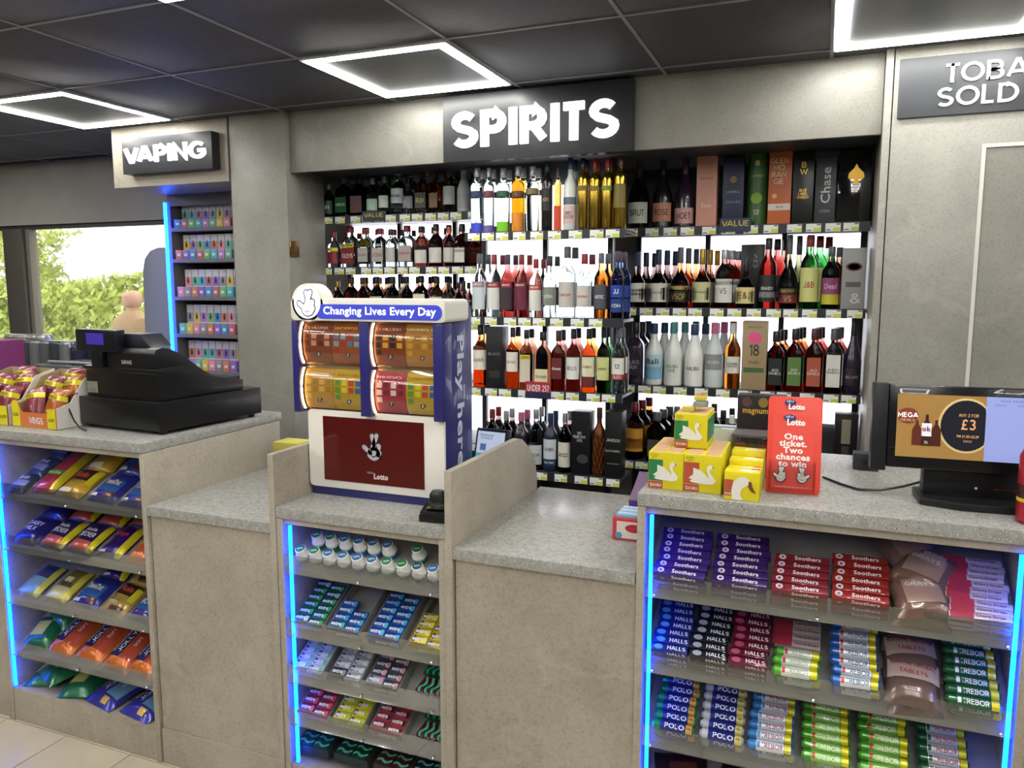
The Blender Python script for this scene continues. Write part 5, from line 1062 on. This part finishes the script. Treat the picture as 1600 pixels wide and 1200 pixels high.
ob('handle', MB().tube([(-.20, 0, .185), (-.17, -.08, .20), (0, -.11, .205), (.17, -.08, .20), (.20, 0, .185)], .006, 8).mesh('handle', mat('#8a8c90', .4)), bk)
tag(bk, 'grey plastic shopping basket behind the till', 'basket')

# ------------------------------------------------------------------ vaping unit
vx0, vx1, vy = -3.37, -2.672, 3.36
vu = empty('vape_unit', (0, 0, 0)); vt = mat('#6d6e70', .5)
ob('canopy', MB().box(-3.411, -2.672, 3.042, 3.70, 2.102, 2.398).mesh('canopy', CONC, .002), vu)
ob('back_board', MB().box(vx0, vx1, 3.66, 3.68, .05, 2.10).mesh('back_board', mat('#3a3f4a', .6)), vu)
ob('side_board', MB().box(vx0-.02, vx0, vy+.005, 3.68, 0, 2.10).mesh('side_board', vt), vu)
ob('led_strip', MB().box(vx0-.032, vx0-.023, vy-.012, vy+.004, .9, 2.06).mesh('led_strip', emit('vape_blue_led', (.004, .075, 1.0), STRIP_L*1.3)), vu)
ob('top_rail', MB().box(vx0, vx1, vy, vy+.02, 2.04, 2.10).mesh('top_rail', vt), vu)
VZ = [1.922, 1.752, 1.546, 1.340, 1.138]
for z in VZ: ob('shelf', MB().box(vx0, vx1, vy, 3.655, z-.02, z).mesh('shelf', vt, .001), vu)
tag(vu, 'grey vaping products unit with a blue light strip under the VAPING sign', 'shelving')
VC = ['#4a90c8', '#b07ab8', '#8a8fa0', '#b8687a', '#6ab098', '#c87a5a', '#7ab06a', '#d0b84a', '#8a6ac0', '#4ab0c0', '#d88a9a']
vk = 0
for r, z in enumerate(VZ):
    hs_ = [.125, .135, .15, .16, .16][r]; n = 8
    for i in range(n):
        w_ = .045; x = vx0 + .045 + i*.049; c = VC[(i*3 + r*5) % len(VC)]; c2 = VC[(i*5 + r*3 + 4) % len(VC)]
        o = ob('vape_box', boxm(w_, .05, hs_*.36, mat(c, .4), .001), None, (x, vy + .03, z + .0005))
        ob('logo_patch', MB().box(-.010, .010, -.0258, -.025, hs_*.12, hs_*.22).mesh('logo_patch', mat('#d8d8dc', .4), smooth=False), o)
        tag(o, 'small coloured vape box, %s along the front of vaping shelf %s' % (ORD[i], 'one two three four five'.split()[r]), 'vape box', 'vape boxes in front rows')
        o = ob('vape_box', boxm(w_, .05, hs_, mat('#c9c6cc', .4), .001), None, (x, vy + .09, z + .0005))
        ob('device_print', MB().prism([(-.006, .0), (.006, .0), (.006, .018), (.003, .024), (.002, .036), (-.002, .036), (-.003, .024), (-.006, .018)], -.0262, -.025, 'Y').mesh('device_print', mat('#23262e', .4), smooth=False), o, (0, 0, hs_*.5))
        ob('colour_panel', MB().box(-w_/2+.002, w_/2-.002, -.0256, -.025, hs_*.4, hs_*.72).mesh('colour_panel', mat(c2, .4), smooth=False), o)
        tag(o, 'white vape box with device picture, %s along the back of vaping shelf %s' % (ORD[i], 'one two three four five'.split()[r]), 'vape box', 'vape boxes in back rows')
# tall rounded panel in front of the window
pp = [(-.20, 0), (.17, 0), (.17, 1.832), (-.06, 1.832), (-.12, 1.815), (-.165, 1.77), (-.185, 1.70), (-.20, 1.2)]
tag(ob('display_stand', MB().prism(pp, 0, .05).mesh('display_stand', mat('#80848a', .45), .004), None, (-3.63, 3.57, 0)), 'tall grey rounded panel standing by the window', 'panel')

# ------------------------------------------------------------------ goods on the mint counter
SWAN = [(.14, .38), (.26, .48), (.26, .66), (.46, .60), (.60, .48), (.68, .40), (.665, .46), (.61, .62), (.63, .72), (.70, .765), (.78, .73), (.80, .66), (.74, .655), (.695, .62), (.715, .53), (.80, .44), (.86, .34), (.80, .26), (.66, .24), (.42, .25), (.22, .27), (.17, .32), (.25, .335)]
def swan_box(x, y, z, w_, h, d, c, lb, rz=0, cover=False):
    t = empty('filter_box', (x, y, z + .0005), rz); Y_ = mat('#d9cb1a', .4)
    ob('carton', MB().box(-w_/2, w_/2, 0, d, 0, h).mesh('carton', Y_, .0012), t)
    ob('colour_block', MB().box(-w_/2+.001, -w_*.08, -.0008, 0, h*.22, h*.80).mesh('colour_block', mat(c, .4), smooth=False), t)
    ob('name_block', MB().box(-w_/2+.001, -w_*.08, -.0008, 0, h*.02, h*.20).mesh('name_block', mat('#b04030', .4), smooth=False), t)
    ob('lettering', text('SWAN', w_*.33, h*.11, WHITE, .02, up=True), t, (-w_*.28, -.0016, h*.11)); ob('lettering', text('EXTRA\nSLIM', w_*.22, h*.11, mat('#6a6420'), .01, up=True), t, (-w_*.33, -.0016, h*.895))
    ob('swan_print', poly([((p-.5)*w_, q*h) for p, q in SWAN], mat('#e6e4da', .4)), t, (0, -.0008, 0))
    ob('beak_print', poly([(.255*w_, .735*h), (.29*w_, .72*h), (.31*w_, .66*h), (.27*w_, .70*h)], mat('#4a2a20', .4)), t, (0, -.0015, 0))
    if cover: ob('side_print', MB().box(w_/2, w_/2+.0008, .002, d-.004, h*.2, h*.85).mesh('side_print', mat(c, .4), smooth=False), t)
    for i in range(2):
        for k in range(max(3, int(d/.013))):
            ob('pack_end', PEND, t, (w_*(-.24 + .48*i), .008 + k*.0125, h))
    tag(t, lb, 'filter box', 'yellow filter boxes'); return t
PEND = MB().box(-.017, .017, 0, .009, 0, .002, 0).box(-.017, .017, .002, .004, .002, .0024, 1).mesh('pack_end', [mat('#e0c8a8', .5), mat('#c05a3a', .5)], smooth=False)
swan_box(-.345, 1.893, ZH, .086, .093, .20, '#2a7a48', 'yellow filter box with green block and white swan, on the worktop corner', .0)
swan_box(-.256, 1.893, ZH, .090, .093, .20, '#b85238', 'yellow filter box with red block and white swan, lower middle')
swan_box(-.296, 1.955, ZH + .0965, .082, .086, .13, '#2a7a48', 'yellow filter box with green block stacked on top of two others', cover=True)
for k, (dx, dy, dz, rz, lb) in enumerate([(-.014, .02, 0, .1, 'pale'), (.016, .03, 0, -.1, 'grey'), (.012, .07, .0, .05, 'blue')]):
    o = ob('small_pack', boxm(.030, .045, .012, mat(('#c9c04a', '#8c9488', '#d2c84a')[k], .4), .001), None, (-.296 + dx, 1.99 + dy*.6 + .0, ZH + .0965 + .088 + .001 + k*.0125), (0, 0, rz))
    ob('printed_panel', MB().box(-.012, .012, -.016, .016, .012, .0126).mesh('printed_panel', mat(('#e0e0d8', '#4a5a78', '#c04a4a')[k], .4), smooth=False), o)
    tag(o, 'small %s paper packet lying on the topmost yellow box' % lb, 'packet', 'small packets on the filter boxes')
# small boxes with a swan head
for k, (dy, hh, lb) in enumerate([(0, .068, 'front'), (.055, .062, 'second'), (.105, .075, 'third'), (.155, .088, 'rear')]):
    t = empty('paper_box', (-.160, 1.857 + dy, ZH + .0005)); w_ = .080
    ob('carton', MB().box(-w_/2, w_/2, 0, .048, 0, hh).mesh('carton', mat('#e0d01c', .4), .001), t)
    ob('colour_block', MB().box(-w_/2+.001, -w_*.24, -.0008, 0, hh*.14, hh*.72).mesh('colour_block', mat('#b8563c', .4), smooth=False), t)
    if k == 0:
        HD = [(-.26, .04), (-.28, .35), (-.24, .62), (-.10, .80), (.08, .86), (.22, .74), (.24, .58), (.12, .52), (.0, .40), (-.03, .20), (.06, .02), (-.2, .02)]
        ob('swan_head', poly([(p*w_, q*hh) for p, q in HD], mat('#e6e4da', .4)), t, (0, -.0008, 0))
        ob('beak_print', poly([(.20*w_, .70*hh), (.28*w_, .68*hh), (.30*w_, .54*hh), (.42*w_, .28*hh), (.26*w_, .36*hh), (.19*w_, .50*hh)], mat('#7a4228', .4)), t, (0, -.0015, 0))
        ob('lettering', text('SWAN', w_*.2, hh*.09, WHITE, .02, up=True), t, (-w_*.37, -.0016, hh*.22))
    ob('top_print', MB().prism([(-.01, .012), (.02, .008), (.034, .022), (.01, .034), (-.006, .026)], hh, hh+.0006, 'Z').mesh('top_print', mat('#e6e4da', .4), smooth=False), t); ob('top_band', MB().box(.018, .039, .036, .046, hh, hh+.0005).mesh('top_band', mat('#c05a3c', .4), smooth=False), t)
    tag(t, 'small yellow paper box, %s of the row beside the red leaflet holder' % lb, 'paper box', 'small yellow paper boxes')
cb = empty('clear_box', (-.160, 2.10, ZH + .0005))
ob('case', MB().box(-.050, .050, 0, .09, 0, .105).mesh('case', clear('#e8e8ea', .14, .9), .002), cb)
ob('contents', MB().box(-.044, -.012, .01, .08, .004, .085).mesh('contents', mat('#b8404a', .4), .001), cb); ob('contents', MB().box(.018, .044, .01, .08, .004, .085).mesh('contents', mat('#c03a50', .4), .001), cb); ob('divider', MB().box(-.008, .014, .008, .08, .004, .09).mesh('divider', mat('#2a2a30', .4), .001), cb); ob('lid', MB().box(-.051, .051, -.001, .091, .1052, .113).mesh('lid', mat('#5a5458', .3), .002), cb)
tag(cb, 'clear plastic box of red lighters behind the yellow paper boxes', 'box')
pb = empty('paper_packet', (-.243, 2.14, ZH + .0005)); ob('carton', MB().box(-.034, .034, 0, .07, 0, .118).mesh('carton', mat('#c2c4b8', .5), .001), pb); ob('blue_band', MB().box(-.0345, .0345, .02, .035, .118, .119).mesh('blue_band', mat('#3a4a9c', .4)), pb); ob('green_band', MB().box(-.0345, .0, .001, .02, .118, .119).mesh('green_band', mat('#4a9a70', .4)), pb)
tag(pb, 'white paper packet box with blue stripe behind the yellow boxes', 'box')
mg = empty('display_box', (-.165, 2.40, ZH + .0005)); ob('carton', MB().box(-.062, .075, 0, .06, 0, .178).mesh('carton', mat('#1d1519', .4), .0015), mg); ob('lettering', text('magnum', .072, .018, mat('#c9a23c', .4), .02, up=True), mg, (-.01, -.0008, .128))
for k, x in enumerate((-.035, .012, .05)): ob('round_print', poly(ell(0, 0, .014, .015, 16), mat(('#5a3a40', '#8a7030', '#6a3038')[k], .4)), mg, (x, -.0004, .158))
tag(mg, 'dark display box with gold magnum lettering behind the clear box', 'box')
# red leaflet holder
lh = empty('leaflet_holder', (-.050, 1.965, ZH + .0005), .06)
LT = Matrix.Rotation(math.radians(-12), 4, 'X')
bp_ = ob('board', MB().prism(rrect(.125, .236, .010, 4, 0, .119), 0, .004).mesh('board', mat('#e0402f', .4), .001), lh, M=LT)
RM = mat('#f4ece8', .5)
ob('leaflet', MB().box(-.050, .044, -.003, 0, .012, .192).mesh('leaflet', mat('#e4483a', .45), smooth=False), bp_)
ob('lettering', text('One\nticket.\nTwo\nchances\nto win', .078, .082, RM, .04, up=True), bp_, (-.002, -.0036, .106))
for z, sc in ((.216, .9), (.178, 1.0)):
    ob('badge', poly(ell(-.012, 0, .015*sc, .009*sc, 18), NAVY), bp_, (.0, -.0034, z + .006)); ob('lettering', text('Lotto', .042*sc, .016*sc, RM, .06, up=True), bp_, (.003, -.0042, z - .004)); ob('lettering', text('NEW', .018*sc, .006*sc, RM, .02, up=True), bp_, (-.012, -.0046, z + .009))
hand(bp_, -.030, -.0062, .045, .036, ol=mat('#2a1a3a'), fillm=RM); hand(bp_, .022, -.0062, .045, .036, ol=mat('#2a1a3a'), fillm=RM, flip=-1)
ob('small_print', text('Rules and procedures apply. Players must be 18 or over', .075, .003, RM, .0, up=True), bp_, (-.004, -.0036, .016))
ob('clear_pocket', MB().box(-.056, .050, -.014, -.012, .004, .078).box(-.056, -.054, -.012, 0, .004, .078).box(.048, .050, -.012, 0, .004, .078).mesh('clear_pocket', clear('#ffffff', .02, .99)), bp_)
ob('support', MB().prism([(.005, 0), (.075, 0), (.035, .13)], -.004, .004, 'X').mesh('support', mat('#c83a2c', .5)), lh)
tag(lh, 'red leaflet holder reading One ticket, Two chances to win', 'leaflet holder')
# monitor facing the shopper
mo = empty('monitor', (.325, 2.00, ZH + .0005), math.radians(3))
MT = Matrix.Translation((0, 0, .178)) @ Matrix.Rotation(math.radians(-4), 4, 'X')
ob('bezel', MB().box(-.172, .172, 0, .030, -.097, .097).mesh('bezel', mat('#0d0e12', .2, 0, 0, .4), .003), mo, M=MT)
ob('side_module', MB().box(-.206, -.1725, .004, .045, -.107, .100).mesh('side_module', mat('#14151a', .4), .004), mo, M=MT)
ob('rear_housing', MB().box(-.14, .14, .0305, .07, -.08, .08).mesh('rear_housing', mat('#14151a', .45), .006), mo, M=MT)
sc_ = ob('screen', MB().box(-.155, .155, -.0008, 0, -.070, .076).mesh('screen', mat('#9c7844', .2, 0, .30), smooth=False), mo, M=MT)
ob('till_list', MB().box(.026, .155, -.0014, -.0008, -.070, .076).mesh('till_list', mat('#8e9ad4', .2, 0, .40), smooth=False), sc_)
dk = mat('#24252e', .2, 0, .1); OR = mat('#d8a070', .3, 0, .4)
def clip(P): return [(min(p, .026), q) for p, q in P]
ob('offer_ring', poly(clip(ell(-.012, .008, .057, .063, 32)), mat('#c9b480', .3, 0, .3)), sc_, (0, -.0008, 0)); ob('offer_disc', poly(clip(ell(-.012, .008, .052, .058, 32)), dk), sc_, (0, -.0014, 0))
for b_, w_, h_, z in (('ANY 2 FOR', .040, .008, .032), ('£3', .030, .024, .011), ('PM £1.85-£2.29', .044, .006, -.016), ('EACH', .016, .005, -.027)): ob('lettering', text(b_, w_, h_, OR, .02, up=True), sc_, (-.008, -.0024, z))
for k, (x, h_, c) in enumerate(((-.112, .058, '#5a2a1c'), (-.092, .072, '#3a1c16'), (-.072, .060, '#4a2018'))):
    ob('bottle_picture', poly([(-.010, 0), (.010, 0), (.010, h_*.62), (.003, h_*.84), (.003, h_), (-.003, h_), (-.003, h_*.84), (-.010, h_*.62)], mat(c, .3, 0, .3)), sc_, (x, -.0010 - .0006*(k == 1), -.042))
ob('label_picture', MB().box(-.010, .010, -.0026, -.0018, -.020, .010).mesh('label_picture', mat('#d8d8e0', .3, 0, .4), smooth=False), sc_, (-.092, 0, 0)); ob('lettering', text('ok', .018, .012, mat('#7a2a34', .3, 0, .2), .03, up=True), sc_, (-.092, -.0030, -.003)); ob('lettering', text('2L', .010, .006, WHITE, .02, up=True), sc_, (-.092, -.0030, -.034))
ob('badge_picture', poly(ell(-.132, .026, .022, .018, 24), mat('#7a3a2a', .3, 0, .3)), sc_, (0, -.0020, 0)); ob('lettering', text('MEGA', .042, .012, mat('#f0f0f4', .3, 0, .6), .03, up=True), sc_, (-.132, -.0030, .028)); ob('lettering', text('DEALS', .030, .006, OR, .02, up=True), sc_, (-.132, -.0030, .016))
ob('lettering', text('Total: £0.00', .045, .005, mat('#5a6090'), .0, up=True), sc_, (.075, -.0022, .068)); ob('lettering', text('Name        Qty   Price', .085, .004, mat('#5a5488'), .0, up=True), sc_, (.085, -.0022, .058))
ob('camera_lens', poly(ell(.0, .087, .002, .002, 10), mat('#4a4c58', .2)), mo, M=MT @ Matrix.Translation((.06, -.0002, 0)))
ob('neck', MB().box(-.09, .11, .015, .06, .012, .085).mesh('neck', mat('#0c0d10', .3), .008), mo)
ob('base_foot', MB().prism([(-.10, -.02), (-.02, -.05), (.10, -.05), (.13, -.01), (.13, .09), (-.10, .09)], 0, .018, 'Z').mesh('base_foot', mat('#0c0d10', .4), .004), mo)
ob('brand_dot', poly(ell(.02, .040, .003, .003, 10), mat('#c8c8cc', .3)), mo, (0, .0145, 0)); ob('metal_trim', MB().box(.055, .10, .0130, .0145, .038, .042).mesh('metal_trim', mat('#a8a8a0', .2, 1)), mo)  # pale dot and short bright metal bar on the neck
tag(mo, 'black customer monitor showing an ANY 2 FOR offer', 'monitor')
tag(ob('monitor_cable', MB().tube([(.02, 2.16, 1.1035), (.06, 2.10, 1.1035), (.10, 2.06, 1.1035), (.15, 2.055, 1.108), (.20, 2.07, 1.118), (.245, 2.055, 1.14), (.275, 2.035, 1.150)], .0032, 8).mesh('monitor_cable', BLACK)), 'black cable lying on the worktop behind the red holder', 'cable')
db = empty('power_box', (.12, 2.30, ZH + .0005)); ob('case', MB().box(-.025, .04, 0, .05, 0, .045).mesh('case', mat('#2c2e34', .4), .003), db); ob('plug', MB().box(.0, .015, -.012, -.0005, .01, .03).mesh('plug', BLACK, .002), db)
tag(db, 'small dark power box behind the monitor', 'power box')
cn = empty('drinks_can', (.435, 1.905, ZH + .0005)); CNR = .033
ob('can_body', MB().loft([(0, .026, .026, 2), (.008, CNR, CNR, 2), (.145, CNR, CNR, 2), (.158, .027, .027, 2), (.162, .026, .026, 2)], 24).mesh('can_body', mat('#b02a3c', .25, .5)), cn); ob('gold_band', MB().loft([(.048, CNR+.0003, CNR+.0003, 2), (.056, CNR+.0003, CNR+.0003, 2)], 24).mesh('gold_band', mat('#d8b82c', .3)), cn); ob('dark_band', MB().loft([(.057, CNR+.0003, CNR+.0003, 2), (.085, CNR+.0003, CNR+.0003, 2)], 24).mesh('dark_band', mat('#3a1618', .3)), cn); ob('star_print', text('✦' if False else 'X', .012, .012, WHITE, .02, R=CNR+.0012), cn, (0, 0, .026))
tag(cn, 'red drinks can cut off at the picture edge', 'can')
# small boxes on the low worktop
kb = empty('chew_box', (-.475, 2.075, ZL + .0005)); ob('carton', MB().box(-.048, .052, 0, .11, 0, .062).mesh('carton', mat('#c8383c', .45), .001), kb); ob('cream_panel', MB().box(-.036, .052, -.0008, 0, .006, .054).mesh('cream_panel', mat('#e2d8d0', .45), smooth=False), kb); ob('berry_print', poly(ell(.014, .036, .026, .012, 18), mat('#b82c3c', .4)), kb, (0, -.0008, 0)); ob('round_print', poly(ell(-.030, .014, .010, .009, 14), mat('#4a9ab8', .4)), kb, (0, -.0008, 0))
for k in range(6): ob('stick_end', MB().box(-.040, .044, .008 + k*.016, .021 + k*.016, .062, .071).mesh('stick_end', mat(('#8ab4dc', '#c8d4e4')[k % 2], .4), .001), kb)
tag(kb, 'red and cream box of chew sticks on the low worktop', 'box')
kb2 = empty('chocolate_box', (-.470, 2.235, ZL + .0005)); ob('carton', MB().box(-.045, .045, 0, .14, 0, .07).mesh('carton', mat('#3a2c84', .45), .001), kb2); ob('lid_flap', MB().prism([(0, .07), (.14, .125), (.14, .128), (0, .073)], -.045, .045, 'X').mesh('lid_flap', mat('#6a5470', .5)), kb2)
tag(kb2, 'purple chocolate display box behind the chew box', 'box')

# ------------------------------------------------------------------ outside the window
gr_ = struct(ob('ground_outside', MB().box(-22, 2, 3.85, 22, -.1, -.02).mesh('ground', noisy('tarmac', '#6a6862', '#7c7a74', 8, .9))))
def hedge(name, x0, x1, y, z1, dens, label, seed, lump=.35):
    rnd = random.Random(seed); vs = []; fs = []
    for i in range(dens):
        x = rnd.uniform(x0, x1); t = (x - x0)/(x1 - x0); top = z1*(1 + lump*(math.sin(t*7 + seed)*.3 + math.sin(t*17)*.12))
        z = top*math.sqrt(rnd.random()); yy = y + rnd.uniform(-.35, .35) + .3*math.sin(z*3 + x*2); s_ = rnd.uniform(.04, .09)
        a = rnd.uniform(0, 2*PI); b = rnd.uniform(-1, 1); u = Vector((math.cos(a), math.sin(a)*.5, b)).normalized()*s_; w_ = Vector((-math.sin(a)*.4, .5*rnd.random(), math.cos(a))).normalized()*s_*.6
        p = Vector((x, yy, z)); o = len(vs); vs += [p - u, p + w_, p + u, p - w_]; fs.append((o, o+1, o+2, o+3))
    mb = MB().add(vs, fs); mb.box(x0, x1, y + .15, y + .3, 0, z1*.45, 1)
    o = ob(name, mb.mesh(name, [mat('#9fb052', .7), mat('#56663a', .9)], smooth=False)); o['kind'] = 'stuff'; o['label'] = label; o['category'] = 'hedge'; return o
hedge('hedge', -12.5, -5.0, 8.2, 1.72, 9000, 'sunlit green hedge growing outside the shop window', 3, .25)
hedge('tree_foliage', -16.5, -13.2, 10.6, 2.9, 4000, 'taller light green tree foliage beyond the hedge', 5, .3)
pn = empty('person', (-6.80, 6.2, 0))
ob('body', MB().loft([(.02, .12, .09, 2.4), (.10, .13, .09, 2.2), (.5, .15, .11, 2.2), (.84, .18, .13, 2.2), (.95, .185, .13, 2.2), (1.16, .215, .125, 2.3), (1.27, .20, .11, 2.2), (1.325, .10, .08, 2), (1.35, .062, .062, 2), (1.38, .060, .062, 2), (1.41, .085, .095, 2), (1.46, .092, .105, 2), (1.51, .088, .10, 2), (1.545, .06, .07, 2), (1.56, .02, .03, 2)], 24).mesh('body', mat('#b08a78', .6)), pn)
ob('jacket', MB().loft([(.78, .20, .15, 2.3), (.95, .205, .15, 2.2), (1.16, .235, .145, 2.3), (1.27, .215, .125, 2.2), (1.325, .115, .095, 2), (1.345, .09, .085, 2)], 24).mesh('jacket', mat('#9a8264', .8)), pn)
for s_ in (-1, 1): ob('sleeve', MB().tube([(s_*.20, 0, 1.25), (s_*.255, .01, 1.12), (s_*.275, -.02, .98), (s_*.26, -.10, .80)], .055, 10).mesh('sleeve', mat('#9a8264', .8)), pn)
for s_ in (-1, 1): ob('trouser_leg', MB().loft([(.02, .075, .10, 2.2), (.12, .07, .08, 2), (.45, .085, .09, 2), (.80, .10, .13, 2)], 14, cx=s_*.095).mesh('trouser_leg', mat('#3a3e4a', .8)), pn)
tag(pn, 'bald person in a tan jacket seen from behind outside the window', 'person')
